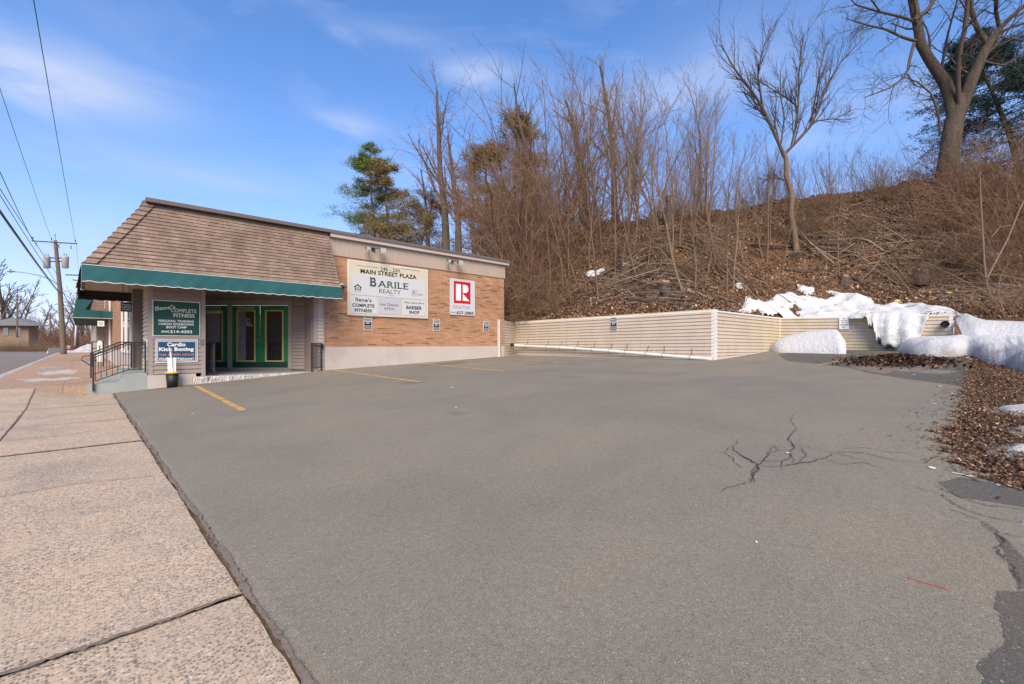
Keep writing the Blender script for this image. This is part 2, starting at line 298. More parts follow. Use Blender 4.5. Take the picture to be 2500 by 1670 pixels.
M = dict(
    asphalt=mat_asphalt('asphalt', stains=((9.5, 13.6, 1.9, .5, .75), (12.6, 14.6, 1.6, .35, .6), (1.9, 14.6, 1.3, .3, .5), (5.5, 9.0, .35, .3, .35), (8.2, 6.6, .3, .4, .3), (11.5, 9.2, .4, .35, .35), (3.9, 5.2, .16, .2, .3), (15.0, 8, .4, 2.2, .4))), asphalt_dark=mat_asphalt('dark_asphalt', (.115, .102, .084)), asphalt_road=mat_asphalt('road_asphalt', (.21, .175, .15)),
    walk=mat_walk('aggregate_concrete', WT_), walk_far=mat_walk('worn_concrete', (.92, .78, .64)),
    brick_x=mat_brick('brick_side', 'xz0'), brick_y=mat_brick('brick_front', 'yz0'), brick_yx=None,
    shingle_x=mat_shingle('shingles_side', 'x0z'), shingle_y=mat_shingle('shingles_front', 'y0z'),
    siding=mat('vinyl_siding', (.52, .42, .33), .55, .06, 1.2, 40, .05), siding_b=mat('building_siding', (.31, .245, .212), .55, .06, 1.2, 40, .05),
    siding_f=mat('warm_lit_siding', (.55, .44, .29), .55, .08, 1.5, 40, .05),  # siding_f: warm light on the street-facing side is put into its colour
    frieze=mat('vertical_siding', (.43, .34, .27), .6, .08, 1.3, 50, .05, scale=(1, 1, .3)), fascia=mat('pinkish_fascia', (.50, .41, .37), .5, .05, 1, 30, 0),
    coping=mat('metal_coping', (.14, .115, .10), .55, .1, 1, 30, 0), trim=mat('taupe_trim', (.33, .27, .245), .6, .06, 1, 30, .03),
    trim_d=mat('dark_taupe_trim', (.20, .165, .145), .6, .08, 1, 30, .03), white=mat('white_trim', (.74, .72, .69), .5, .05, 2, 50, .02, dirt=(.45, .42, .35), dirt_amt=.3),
    base=mat('painted_foundation', (.50, .435, .385), .75, .06, 1.2, 70, .15, dirt=(.36, .30, .25), dirt_amt=.5), soffit=mat('soffit_panel', (.46, .36, .27), .7, .06, 1, 30, 0),
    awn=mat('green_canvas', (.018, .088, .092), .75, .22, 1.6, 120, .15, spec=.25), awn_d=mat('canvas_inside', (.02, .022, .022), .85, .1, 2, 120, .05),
    pipe_w=mat('white_piping', (.75, .74, .70), .6, .04, 2, 30, 0), pvc=mat('white_pvc', (.68, .67, .64), .35, .05, 2, 20, 0, dirt=(.42, .40, .36), dirt_amt=.35),
    black=mat('black_iron', (.022, .022, .024), .45, .2, 8, 90, .1, dirt=(.12, .06, .03), dirt_amt=.25), blackp=mat('black_plastic', (.018, .018, .02), .5, .1, 5, 60, .03),
    rust=mat('rusty_metal', (.38, .13, .04), .9, .3, 12, 90, .2), green=mat('green_door_paint', (.02, .17, .06), .4, .07, 2, 30, .02), green_d=mat('dark_green_kick_plate', (.012, .045, .035), .4, .08, 2, 30, .02),
    gold=mat('gold_frame', (.52, .40, .12), .4, .08, 3, 40, 0), glass=mat_glass('dark_glass'), glass2=mat_glass('grey_glass', (.10, .095, .095)),
    pane_reflection=mat('grey_painted_reflection', (.20, .195, .19), .8, .5, 5, 14, 0, scale=(1, 1, .35)), paper=mat('grey_paper', (.26, .255, .255), .8, .05, 2, 30, 0), conc=mat('painted_concrete', (.31, .33, .31), .85, .12, 2, 80, .3, dirt=(.25, .26, .24), dirt_amt=.5),
    stone=mat('chipped_concrete', (.46, .43, .40), .9, .5, 9, 30, .8, dirt=(.26, .14, .085), dirt_amt=.85, bd=.02), slabtop=mat('porch_floor_paint', (.34, .35, .35), .75, .12, 2, 60, .2),
    cream=mat('cream_sign_face', (.56, .51, .39), .9, .03, 1, 30, 0, dirt=(.50, .45, .33), dirt_amt=.15), signw=mat('white_sign_face', (.53, .53, .54), .9, .03, 1, 30, 0), signg=mat('grey_sign_face', (.45, .45, .49), .9, .03, 1, 30, 0),
    ink=mat('black_lettering', (.012, .014, .014), .5, .1, 4, 30, 0), inkg=mat('dark_green_lettering', (.022, .055, .045), .5, .1, 4, 30, 0), inkgrey=mat('grey_lettering', (.22, .22, .23), .5, .1, 4, 30, 0), inkgold=mat('cream_lettering', (.72, .68, .50), .5, .05, 4, 30, 0),
    inkw=mat('white_lettering', (.78, .78, .78), .5, .03, 4, 30, 0), inko=mat('orange_lettering', (.62, .22, .06), .5, .1, 4, 30, 0), red=mat('red_enamel', (.52, .008, .010), .45, .06, 3, 30, 0),
    sgreen=mat('green_sign_face', (.010, .058, .042), .5, .1, 2, 40, 0), sblue=mat('blue_sign_face', (.016, .065, .13), .5, .12, 1.5, 30, 0), sblack=mat('black_sign_face', (.015, .022, .018), .5, .1, 3, 30, 0),
    alu=mat('grey_cast_metal', (.20, .20, .185), .45, .12, 4, 40, .05, metal=.3), lens=mat('lamp_lens', (.42, .44, .40), .25, .1, 4, 30, 0),
    yellow=mat('worn_yellow_paint', (.52, .30, .10), .8, .12, 5, 120, .1, dirt=(.16, .12, .09), dirt_amt=.75), ycap=mat('yellow_plastic', (.70, .38, .04), .5, .06, 4, 40, 0), foam=mat('white_foam_board', (.72, .73, .72), .6, .05, 5, 50, .05),
    wood=mat('weathered_pole', (.15, .115, .085), .9, .35, 4, 30, .5, scale=(6, 6, .5), bd=.02), cap=mat('yellowed_timber_cap', (.55, .45, .26), .8, .2, 3, 60, .2, dirt=(.22, .2, .12), dirt_amt=.4),
    bark=mat('grey_brown_bark', (.115, .083, .063), .95, .35, 5, 30, .8, scale=(4, 4, .6), dirt=(.065, .05, .038), dirt_amt=.7, bd=.03), bark_big=mat('maple_bark', (.13, .095, .07), .95, .35, 2.5, 11, 1.0, scale=(3.5, 3.5, .5), dirt=(.06, .055, .032), dirt_amt=.8, bd=.12),
    twig=mat('brown_twigs', (.215, .135, .078), .95, .3, 3, 30, 0, island=.35), twig_r=mat('reddish_vines', (.27, .15, .09), .95, .3, 2, 30, 0, island=.4), sapl=mat('tan_sapling_bark', (.19, .125, .082), .95, .3, 4, 40, .2, island=.25),
    stick=island_mat('dead_sticks', [(0, (.05, .032, .022)), (.35, (.13, .085, .055)), (.75, (.23, .165, .115)), (1, (.36, .28, .21))]),
    leaf=island_mat('dead_leaves', [(0, (.045, .028, .018)), (.18, (.13, .07, .038)), (.42, (.25, .13, .07)), (.68, (.34, .205, .12)), (.88, (.44, .30, .20)), (1, (.54, .43, .33))]),
    leaf_n=island_mat('fallen_leaves', [(0, (.035, .024, .017)), (.3, (.085, .055, .038)), (.55, (.16, .088, .052)), (.8, (.26, .145, .085)), (.92, (.36, .24, .16)), (.97, (.42, .17, .06)), (1, (.55, .46, .36))]),
    needle=island_mat('pine_needles', [(0, (.05, .085, .02)), (.5, (.12, .17, .04)), (1, (.22, .24, .08))]), needle_b=island_mat('browning_needles', [(0, (.10, .095, .03)), (.5, (.20, .145, .06)), (1, (.33, .21, .10))]),
    needle_d=island_mat('spruce_needles', [(0, (.010, .028, .022)), (.6, (.022, .05, .038)), (1, (.04, .07, .045))]),
    butt=mat('shingle_edge', (.075, .048, .036), .95, .2, 3, 60, 0), wet=island_mat('wet_leaves', [(0, (.015, .010, .008)), (.5, (.05, .028, .018)), (.85, (.11, .055, .032)), (1, (.20, .12, .08))]),
    soil=mat_soil('leafy_soil'), snow=mat_snow('snow', .15), snow_d=mat_snow('dirty_snow', .75), zinc=mat('pale_grey_metal', (.40, .40, .39), .5, .1, 4, 40, .05), cable=mat('black_cable', (.03, .03, .032), .6, .1, 2, 20, 0),
    gravel=mat('winter_verge', (.20, .15, .115), .95, .4, 1.5, 25, .4), joint=mat('dirt_filled_joint', (.19, .145, .112), .95, .4, 30, 120, .5), orange=mat('orange_plastic', (.8, .14, .02), .5, .05, 3, 30, 0),
    roofg=mat('grey_roofing', (.17, .175, .18), .85, .1, 2, 30, .1), wallb=mat('brown_cladding', (.22, .15, .105), .8, .1, 1, 30, .05), cut=mat('cut_wood', (.40, .27, .17), .9, .3, 8, 60, .3),
    plast=mat('white_plastic', (.75, .76, .76), .3, .03, 3, 30, 0), crack=mat('crack_dark', (.05, .043, .038), 1, .3, 30, 100, 0), rock=mat('tan_foam', (.62, .45, .16), .8, .15, 6, 40, .3),
)
# ------------------------------------------------------------------ terrain of the wooded hill
CREST = [(1150, 632, 35), (1240, 600, 34), (1382, 562, 31), (1482, 547, 29.5), (1564, 544, 28), (1661, 535, 26.8), (1790, 529, 25.2), (1947, 508, 24.2), (2065, 499, 23.6), (2278, 470, 22.2), (2400, 452, 22), (2500, 438, 22), (2650, 430, 22)]
ctrl = []
for px, py, Y in CREST:
    a = P(px, py, Y); ctrl.append(a); b_ = P(px, py, Y + 7); ctrl.append((b_[0], b_[1], a[2] + .3)); b_ = P(px, py, Y + 22); ctrl.append((b_[0], b_[1], a[2] - 2.0))
WT = [(15.4, 16, 2.2), (15.4, 13, 2.23), (15.4, 9, 2.28), (15.4, 6.3, 2.34), (17, 6.2, 2.34), (18.5, 6.2, 2.34), (20, 6.2, 2.34), (21.1, 5.9, 2.32), (21.1, 3, 2.2), (21.1, .9, 2.15), (14, 17, 2.1), (14, 22, 1.8), (13, 30, 1.5), (13, 42, 1.0)]
ctrl += WT
for x_ in (0.6, 3, 6, 9, 12, 15, 17.5): ctrl += [(x_, y_, lz(x_) - .02) for y_ in (.4, -1.5, -4, -8)]
ctrl += [(20.6, .35, 1.75), (21.1, .5, 2.15), (20.7, -1, 1.8), (19.5, .2, lz(19.5) + .1), (19.5, -2, 1.3), (19.5, -6, 1.6), (21.5, -1, 2.2), (22, -5, 2.9), P(1955, 697, 20.6), P(1500, 700, 20.5), P(1700, 690, 19.0), P(1747, 633, 20.5), P(2240, 690, 18.8), P(2400, 690, 18.2), P(1300, 700, 25)]
ctrl = np.array([tuple(c) for c in ctrl], float)
def tps_fit(X, z, lam=.02):
    n = len(X); d = np.linalg.norm(X[:, None] - X[None], axis=2); K = np.where(d > 0, d * d * np.log(d + 1e-9), 0) + lam * np.eye(n)
    Pm = np.c_[np.ones(n), X]; A = np.block([[K, Pm], [Pm.T, np.zeros((3, 3))]]); return np.linalg.solve(A, np.r_[z, 0, 0, 0])
_w = tps_fit(ctrl[:, :2], ctrl[:, 2])
def bumpy(x, y):
    return .10 * np.sin(1.1 * x + .7 * y) * np.sin(.8 * y - .5 * x) + .07 * np.sin(2.3 * x - 1.1 * y + 1) + .05 * np.sin(3.7 * y + 1.9 * x) + .03 * np.sin(7.1 * x + 5.3 * y) + .025 * np.sin(9.7 * y - 6.1 * x)
def hz(x, y):
    x = np.atleast_1d(np.asarray(x, float)); y = np.atleast_1d(np.asarray(y, float)); X = np.stack([x, y], -1)
    d = np.linalg.norm(X[:, None] - ctrl[None, :, :2], axis=2); K = np.where(d > 0, d * d * np.log(d + 1e-9), 0)
    z = K @ _w[:-3] + _w[-3] + X @ _w[-2:]
    vx = np.clip((19.0 - x) / 2, 0, 1) * np.clip((1.2 - y) / .6, 0, 1); z = z * (1 - vx) + (lzv(x) - .015) * vx
    inb = np.clip((x - 15.6) / 1.5, 0, 1); return z + bumpy(x, y) * inb * np.where(y < 1, np.clip((x - 20) / 2, 0, 1), 1) * 1.2
def in_hill(x, y, e=0.0):
    return ((y < .55 - e) & (x > .62)) | ((x > 15.42 + e) & (y > 6.33 - .058 * (x - 15.3) + e)) | ((x > 21.12 + e) & (y > .0)) | ((x > 19.7 + e) & (y < .8 - e)) | ((x > 13.95) & (y > 16.2))
def hit(px, py, Y0=3, Y1=60):
    Ys = np.linspace(Y0, Y1, 800); X = (px - 1250) / F * Ys; x = CS * X + SN * Ys; y = -SN * X + CS * Ys; z = CAMZ + (HORY - py) / F * Ys
    g = np.where(in_hill(x, y), hz(x, y), -9); k = np.nonzero(z < g)[0] if py > 0 else []
    if len(k) == 0: k = [len(Ys) - 1]
    k = k[0]; return np.array((x[k], y[k], max(float(hz(x[k], y[k])[0]), 0))), Ys[k]
def hitlot(px, py):
    Ys = np.geomspace(.8, 60, 1500); X = (px - 1250) / F * Ys; x = CS * X + SN * Ys; y = -SN * X + CS * Ys; z = CAMZ + (HORY - py) / F * Ys
    g = z - lzv(x); k = np.nonzero(g < 0)[0]; k = k[0] if len(k) else len(Ys) - 1; w = g[k - 1] / (g[k - 1] - g[k] + 1e-12); w = min(max(w, 0), 1); xi = x[k - 1] + (x[k] - x[k - 1]) * w; yi = y[k - 1] + (y[k] - y[k - 1]) * w; return np.array((xi, yi, lz(xi)))

def terrain():
    xs = np.unique(np.round(np.r_[np.arange(.62, 13.9, .35), np.arange(13.95, 42, .22), np.arange(42, 75, 1.5), [15.42, 21.12]], 3))
    ys = np.unique(np.round(np.r_[np.arange(-25, -6, 1.2), np.arange(-6, 35, .25), np.arange(35, 75, 1.5), np.arange(5.8, 6.7, .08), [.55, 16.2]], 3))
    xx, yy = np.meshgrid(xs, ys, indexing='ij'); z = np.zeros_like(xx)
    for i in range(0, len(xs), 20): z[i:i + 20] = hz(xx[i:i + 20].ravel(), yy[i:i + 20].ravel()).reshape(xx[i:i + 20].shape)
    z = np.maximum(z, np.where(xx > 14, .3, -5))
    xm = (xx[:-1, :-1] + xx[1:, 1:]) / 2; ym = (yy[:-1, :-1] + yy[1:, 1:]) / 2; keep = in_hill(xm, ym)
    m_ = len(ys); i, j = np.nonzero(keep); q = np.stack([i * m_ + j, (i + 1) * m_ + j, (i + 1) * m_ + j + 1, i * m_ + j + 1], -1)
    mb = MB(); mb.arr(np.stack([xx, yy, z], -1).reshape(-1, 3), q)
    return tag(mb.build('hillside', M['soil'], smooth=True), 'leaf covered hillside rising behind the retaining walls', kind='structure')
terrain()

# ------------------------------------------------------------------ flat ground
mb = MB(); mb.quad((-900, -900, -.16), (900, -900, -.16), (900, 1600, -.16), (-900, 1600, -.16)); tag(mb.build('ground', M['gravel']), 'flat winter ground', kind='structure')
# parking lot: irregular right edge
def lot():
    edge = [(2400, 1670), (2390, 1560), (2420, 1480), (2500, 1420)]
    E = [(.6, -2.2), (2.0, -2.2), (3.3, -1.6)]
    for px, py in [(2560, 1216), (2500, 1199), (2418, 1175), (2372, 1148), (2340, 1130), (2321, 1108), (2310, 1080), (2298, 1062), (2290, 1050), (2335, 1040), (2336, 1025), (2345, 990), (2350, 960), (2358, 925), (2366, 895), (2368, 878), (2366, 872)]:
        h = hitlot(px, py); E.append((h[0], h[1]))
    E = [(a, b + .05) for a, b in E]; E += [(21.3, .55)]
    ex = np.array([e[0] for e in E]); ey = np.array([e[1] for e in E]); o = np.argsort(ex); ex, ey = ex[o], ey[o]
    xs = np.unique(np.round(np.r_[np.arange(.6, 3, .06), np.arange(3, 8.5, .012), np.arange(8.5, 14, .05), np.arange(14, 21.3, .2), [1.3, 5.8, 13.4, 15.3, 21.0]], 3))
    lo = np.interp(xs, ex, ey) + .05 * np.sin(xs * 17) + .035 * np.sin(xs * 41 + 1) + R.normal(0, .018, len(xs))
    hi = np.where(xs < 15.35, 15.6, 6.4); ts = np.linspace(0, 1, 60) ** 1.6
    xx = np.repeat(xs[:, None], 60, 1); yy = lo[:, None] + (hi - lo)[:, None] * ts[None]
    global EDX, EDY
    EDX, EDY = xs, lo
    zz = lzv(xx) + .012
    zz[xs < .64] = .006
    V = np.stack([xx, yy, zz], -1); skirt = V[:, :1].copy(); skirt[..., 2] -= .07; skirt[..., 1] -= .02
    mb = MB(); mb.grid(np.concatenate([skirt, V], 1)); return tag(mb.build('parking_lot', M['asphalt'], smooth=False), 'grey asphalt parking lot', kind='structure')
LOT = lot()
def strip(pts, w, z=.018, jag=0.0, zf=lzv):                         # ribbon on the ground
    pts = np.array(pts, float)[:, :2]; out = []
    n = len(pts)
    T = np.gradient(pts, axis=0); T /= np.linalg.norm(T, axis=1, keepdims=True) + 1e-9; Nn = np.stack([-T[:, 1], T[:, 0]], -1)
    w = np.full(n, w) if np.isscalar(w) else np.array(w)
    a = pts + Nn * (w / 2 + R.normal(0, jag, n))[:, None]; b = pts - Nn * (w / 2 + R.normal(0, jag, n))[:, None]
    V = np.zeros((n, 2, 3)); V[:, 0, :2] = a; V[:, 1, :2] = b; V[..., 2] = zf(V[..., 0]) + z; return V
def resample(pts, n):
    pts = np.array(pts, float); d = np.r_[0, np.cumsum(np.linalg.norm(np.diff(pts, axis=0), axis=1))]; t = np.linspace(0, d[-1], n)
    return np.stack([np.interp(t, d, pts[:, k]) for k in range(pts.shape[1])], -1)
# parking lines
for a, b in [((479, 944), (594, 1004)), ((815, 905), (1024, 934)), ((1022, 887), (1232, 908)), ((1217, 876), (1390, 886)), ((2055, 880), (1992, 893))]:
    A, B = hitlot(*a), hitlot(*b); mb = MB(); mb.grid(strip(resample([A, B], 24), .105, .016, .005)); tag(mb.build('parking_line', M['yellow']), 'faded yellow parking line', kind='structure')
# wet newer asphalt in the back
pts = [hitlot(*p) for p in [(1903, 868), (1920, 882), (1990, 889), (2060, 897), (2120, 912), (2200, 925), (2290, 937), (2352, 946)]]
pts = resample(pts, 60); V = np.zeros((60, 8, 3))
for i, p in enumerate(pts):
    for j, t in enumerate(np.linspace(0, 1, 8)): x = p[0] + (20.9 - p[0]) * t; V[i, j] = (x, min(p[1], 6.1), lz(x) + .0132)
V[0, :, 1] += .1; mb = MB(); mb.grid(V); tag(mb.build('asphalt_patch', M['asphalt_dark']), 'darker damp patch of newer asphalt', kind='structure')
# crumbled dark edge of the lot, nearest camera on the right
def blob(cx, cy, rx, ry, z, m_, name, label, zf=lzv, rot=0, n=72, amp=.25, seed=0, kind='structure'):
    r_ = np.random.default_rng(seed); a = np.linspace(0, 2 * math.pi, n, endpoint=False); k = np.ones(n)
    for h in range(2, 14): k += amp / h ** .8 * np.sin(h * a + r_.uniform(0, 6.3)) * r_.uniform(.3, 1)
    k += r_.normal(0, amp * .12, n)
    X = rx * k * np.cos(a); Y_ = ry * k * np.sin(a); x = cx + X * math.cos(rot) - Y_ * math.sin(rot); y = cy + X * math.sin(rot) + Y_ * math.cos(rot)
    rows = []
    for t in (0.001, .33, .66, 1):
        xx = cx + (x - cx) * t; yy = cy + (y - cy) * t; rows.append(np.stack([xx, yy, zf(xx) + z], -1))
    V = np.array(rows); V = np.concatenate([V, V[:, :1]], 1); mb = MB(); mb.grid(V); return tag(mb.build(name, m_), label, kind=kind)
def sheet(pxs, z, m_, name, label, jag=.012, step=.02, zf=lzv, seed=0):
    r_ = np.random.default_rng(seed); Q = np.array([hitlot(*p)[:2] for p in pxs]); Q = np.concatenate([Q, Q[:1]]); n = int(np.linalg.norm(np.diff(Q, axis=0), axis=1).sum() / step); Q = resample(Q, max(n, 20))[:-1]; Q = Q + r_.normal(0, jag, Q.shape) + .6 * jag * np.sin(np.arange(len(Q))[:, None] * .9 + r_.uniform(0, 6, 2))
    mb = MB(); mb.poly([(a, b_, float(zf(a)) + z) for a, b_ in Q]); return tag(mb.build(name, m_), label, kind='structure')
for i, q in enumerate([[(2290, 1182), (2346, 1170), (2420, 1182), (2500, 1204), (2560, 1225), (2560, 1262), (2500, 1243), (2406, 1228), (2331, 1216)], [(2426, 1303), (2457, 1364), (2465, 1400), (2490, 1440), (2560, 1470), (2580, 1400), (2500, 1370), (2455, 1320)],
                       [(2431, 1450), (2480, 1452), (2600, 1440), (2640, 1760), (2400, 1720), (2400, 1660), (2386, 1631), (2416, 1606), (2456, 1575), (2451, 1550), (2431, 1485)]]):
    sheet(q, .0134 + i * .0002, M['asphalt_dark'], 'asphalt_patch', 'broken dark asphalt at the edge of the lot', .0035, .018, seed=i)
# cracks
def crack(pxs, w0=.012, w1=.004, seed=0, z=.0195):
    r_ = np.random.default_rng(seed); P_ = np.array([hitlot(*p)[:2] for p in pxs]); n = max(16, int(np.linalg.norm(np.diff(P_, axis=0), axis=1).sum() / .02)); P_ = resample(P_, min(n, 260)); n = len(P_)
    j = np.cumsum(r_.normal(0, .006, (n, 2)), 0); j -= np.linspace(0, 1, n)[:, None] * j[-1]; P_ = P_ + j
    w = np.interp(np.linspace(0, 1, n), [0, .5, 1], [w1, w0, w1]) * r_.uniform(.5, 1.5, n)
    return strip(P_, w, z, .001)
mb = MB()
CR = [[(1870, 1112), (1885, 1090), (1900, 1104)], [(1950, 1135), (1975, 1118), (1960, 1098), (1948, 1090)], [(1800, 1115), (1830, 1125), (1842, 1140)], [(2010, 1128), (2050, 1138), (2110, 1135), (2160, 1150)], [(1925, 1128), (1890, 1132), (1850, 1128)], [(1842, 1145), (1832, 1165), (1845, 1180), (1832, 1190)], [(1785, 1095), (1778, 1110), (1795, 1135), (1812, 1150)], [(1940, 1045), (1930, 1030), (1938, 1015)], [(2250, 1133), (2290, 1120), (2330, 1122)], [(2060, 1100), (2120, 1098), (2180, 1110), (2240, 1112)],
      [(1760, 1205), (1800, 1187), (1832, 1178), (1845, 1150), (1835, 1135), (1800, 1115), (1785, 1095), (1800, 1078)], [(1832, 1178), (1842, 1140), (1870, 1112), (1900, 1104), (1925, 1102)],
      [(1842, 1145), (1905, 1145), (1950, 1135), (2010, 1128), (2040, 1113), (2015, 1108)], [(1940, 1045), (1932, 1070), (1948, 1098), (1935, 1110), (1940, 1140)], [(1948, 1090), (1975, 1100), (2030, 1108), (2130, 1112), (2200, 1130), (2250, 1133), (2330, 1145)],
      [(1905, 1148), (1925, 1128), (1930, 1110)], [(2030, 1112), (2080, 1120), (2120, 1130)], [(2200, 1185), (2260, 1200), (2310, 1215), (2360, 1250), (2420, 1270), (2500, 1285)], [(2280, 1190), (2350, 1225), (2420, 1245), (2500, 1250)],
      [(2320, 1250), (2390, 1280), (2425, 1320), (2420, 1350), (2470, 1400), (2490, 1450)], [(2400, 1280), (2450, 1310), (2500, 1320)], [(2320, 1130), (2330, 1150), (2360, 1165), (2420, 1180)]]
for i, c in enumerate(CR): mb.grid(crack(c, .011 if 9 < i < 14 else .006, .0025, i))
mb.build('crack', M['crack'], LOT)  # cracks laid as thin dark-coloured ribbons

# ------------------------------------------------------------------ sidewalk, kerb, road
def walk_slabs():
    mb = MB(); g = MB(); js = [-9, -2.6, 2.52, 7.4, 9.75, 12.3, 14.98]
    for i in range(len(js) - 1):
        for x0, x1 in ((-1.72, -.745), (-.725, .575)):
            a, b = js[i] + .012, js[i + 1] - .012; n = max(4, int((b - a) / .12)); ys = np.linspace(a, b, n); xs = np.linspace(x0, x1, 9)
            xx, yy = np.meshgrid(xs, ys, indexing='ij'); zz = .008 * np.sin(yy * 1.3 + i) * .4 + 0 * xx
            xx = xx.copy(); xx[-1] += np.where(x1 > 0, R.normal(0, .003, n) + .005 * np.sin(ys * 3.1), 0)
            zz += .22 * np.clip((yy - 12.4) / 2.5, 0, 1) * np.clip((.0 - xx) / .72, 0, 1)
            if x0 < -1: zz = .22 * np.clip((yy - 12.4) / 2.55, 0, 1) + 0 * xx
            mb.grid(np.stack([xx, yy, zz], -1)[:, ::1])
    o = tag(mb.build('sidewalk', M['walk']), 'pinkish exposed aggregate sidewalk', kind='structure')
    j = MB(); j.quad((-1.8, -9, -.025), (.62, -9, -.025), (.62, 14.98, -.025), (-1.8, 14.98, -.025)); j.build('joint', M['joint'], o)
    # filled joints: thin ribbons of dirt
    k = MB()
    for y in js[1:-1]:
        n = 90; xs = np.linspace(-.74, .60, n); yy = y + np.cumsum(R.normal(0, .0025, n)) ; yy += (y - yy[-1]) * np.linspace(0, 1, n)
        V = strip(np.stack([xs, yy], -1), .026 if y < 8 else .018, .010, .005, lambda q: np.zeros_like(q)); k.grid(V)
    n = 200; ys = np.linspace(-1, 14.9, n); V = strip(np.stack([-.735 + 0 * ys, ys], -1), .018, .010, .003, lambda q: np.zeros_like(q)); V[..., 2] += .22 * np.clip((V[..., 1] - 12.4) / 2.55, 0, 1); k.grid(V)
    n = 500; ys = np.linspace(-.6, 14.95, n); V = strip(np.stack([.597 + .006 * np.sin(ys * 2.3) + .005 * np.sin(ys * 7), ys], -1), .026 + .008 * np.sin(ys * 5) + .006 * np.sin(ys * 13), .020, .004, lambda q: np.zeros_like(q)); k.grid(V)
    k.build('dirt_strip', M['joint'], o)
    # hairline cracks
    c = MB()
    for pts in ([(-.7, 8.55), (-.2, 8.5), (.3, 8.75), (.56, 8.7)], [(-.72, 11.1), (0, 11.2), (.56, 11.0)], [(-.7, 5.4), (0, 5.5), (.5, 5.3)]):
        c.grid(strip(resample(pts, 60), .010, .012, .002, lambda q: np.zeros_like(q)))
    c.build('crack', M['joint'], o)
    return o
walk_slabs()
mb = MB(); ys = [15] + list(np.arange(18, 62, 3.0)) + [62, 75]
for i in range(len(ys) - 1):
    for x0, x1 in ((-1.72, -.295), (-.285, 1.3)): mb.box(x0, x1, ys[i] + .005, ys[i + 1] - .005, .0, .225)
mb.box(-1.719, 1.299, 15.02, 74.9, -.1, .219); mb.build('sidewalk', M['walk_far']); tag(bpy.data.objects[-1] if False else C.objects[-1], 'raised sidewalk in front of the shops', kind='structure')
for i, (cx, cy, rx, ry) in enumerate([(-.6, 18.2, .55, .9), (-.5, 22.5, .5, 1.6), (-.9, 27, .4, 1.5), (.3, 33, .5, 2)]):
    blob(cx, cy, rx, ry, .23, M['base'] if i < 2 else M['conc'], 'sidewalk_patch', 'pale worn patch on the sidewalk', zf=lambda q: np.zeros_like(q), seed=30 + i, amp=.5)
mb = MB()
mb.box(-1.9, -1.73, 15, 75, -.14, .215)
zs = lambda y: .22 * np.clip((y - 12.4) / 2.55, 0, 1)
mb.hexa([(-1.9, -10, -.14), (-1.73, -10, -.14), (-1.73, 12.4, -.14), (-1.9, 12.4, -.14)], [(-1.9, -10, .003), (-1.73, -10, .003), (-1.73, 12.4, .003), (-1.9, 12.4, .003)])
mb.hexa([(-1.9, 12.4, -.14), (-1.73, 12.4, -.14), (-1.73, 14.99, -.14), (-1.9, 14.99, -.14)], [(-1.9, 12.4, .003), (-1.73, 12.4, .003), (-1.73, 14.99, .215), (-1.9, 14.99, .215)])
tag(mb.build('kerb', M['stone']), 'concrete kerb along the street', kind='structure')
mb = MB(); mb.quad((-13, -60, -.135), (-1.88, -60, -.135), (-1.88, 75, -.135), (-13, 75, -.135)); mb.quad((-90, 75, -.135), (60, 75, -.135), (60, 92, -.135), (-90, 92, -.135)); mb.quad((-60, 10, -.140), (-13, 10, -.140), (-13, 75, -.140), (-60, 75, -.140))
tag(mb.build('road', M['asphalt_road']), 'main street and the cross street beyond', kind='structure')
mb = MB(); mb.quad((-80, 90, -.128), (50, 90, -.128), (50, 90.25, -.128), (-80, 90.25, -.128)); mb.quad((-80, 76.5, -.128), (50, 76.5, -.128), (50, 76.7, -.128), (-80, 76.7, -.128)); tag(mb.build('road_line', M['white']), 'white edge line of the cross street', kind='structure')
mb = MB(); n = 120; xs = np.linspace(-3.6, 30, n); rows = []
for t, h in ((0, 0), (.25, .5), (.5, .9), (.8, .6), (1, -.1)): rows.append(np.stack([xs, 97 + t * 9 + np.sin(xs * .7), -.2 + h * (1 + .5 * np.sin(xs * .6) + .3 * np.sin(xs * 1.7)) + R.normal(0, .06, n)], -1))
mb.grid(np.array(rows)); tag(mb.build('snowbank', M['snow_d'], smooth=True), 'ploughed snow beyond the cross street', kind='structure')

# ------------------------------------------------------------------ building
BL = thing('commercial_building', 'single storey tan brick commercial building with brown shingled mansard roof', 'building', (1.3, 15, .09))
def part(mb, name, m_, parent=None, smooth=False): return mb.build(name, m_, parent or BL, smooth)
def siding(mb, a, b, n, z0a, z1a, z0b, z1b, ex, lip=.014, gap=.018):
    lip *= 1.9
    a = np.array(a, float); b = np.array(b, float); n = np.array(n, float); z0 = min(z0a, z0b); z1 = max(z1a, z1b); k = int(math.ceil((z1 - z0) / ex))
    shear = (z1b - z1a)
    for i in range(k):
        la, ua = z0 + i * ex, z0 + (i + 1) * ex
        def cl(z, lo, hi): return min(max(z, lo), hi)
        za0, za1 = cl(la, z0a, z1a), cl(ua, z0a, z1a); zb0, zb1 = cl(la + shear, z0b, z1b), cl(ua + shear, z0b, z1b)
        if za1 - za0 < 1e-4 and zb1 - zb0 < 1e-4: continue
        p = lambda q, z, o: (q[0] + n[0] * o, q[1] + n[1] * o, z)
        ga = gap if za1 - za0 > gap * 2 else 0; gb = gap if zb1 - zb0 > gap * 2 else 0
        mb.quad(p(a, za0 + ga, lip), p(b, zb0 + gb, lip), p(b, zb1, .010), p(a, za1, .010)); mb.quad(p(a, za0 + ga, 0), p(b, zb0 + gb, 0), p(b, zb0 + gb, lip), p(a, za0 + ga, lip)); mb.quad(p(a, za1, .010), p(b, zb1, .010), p(b, zb1, 0), p(a, za1, 0))
X1 = 13.8; XB = onY(791, 15)[0]
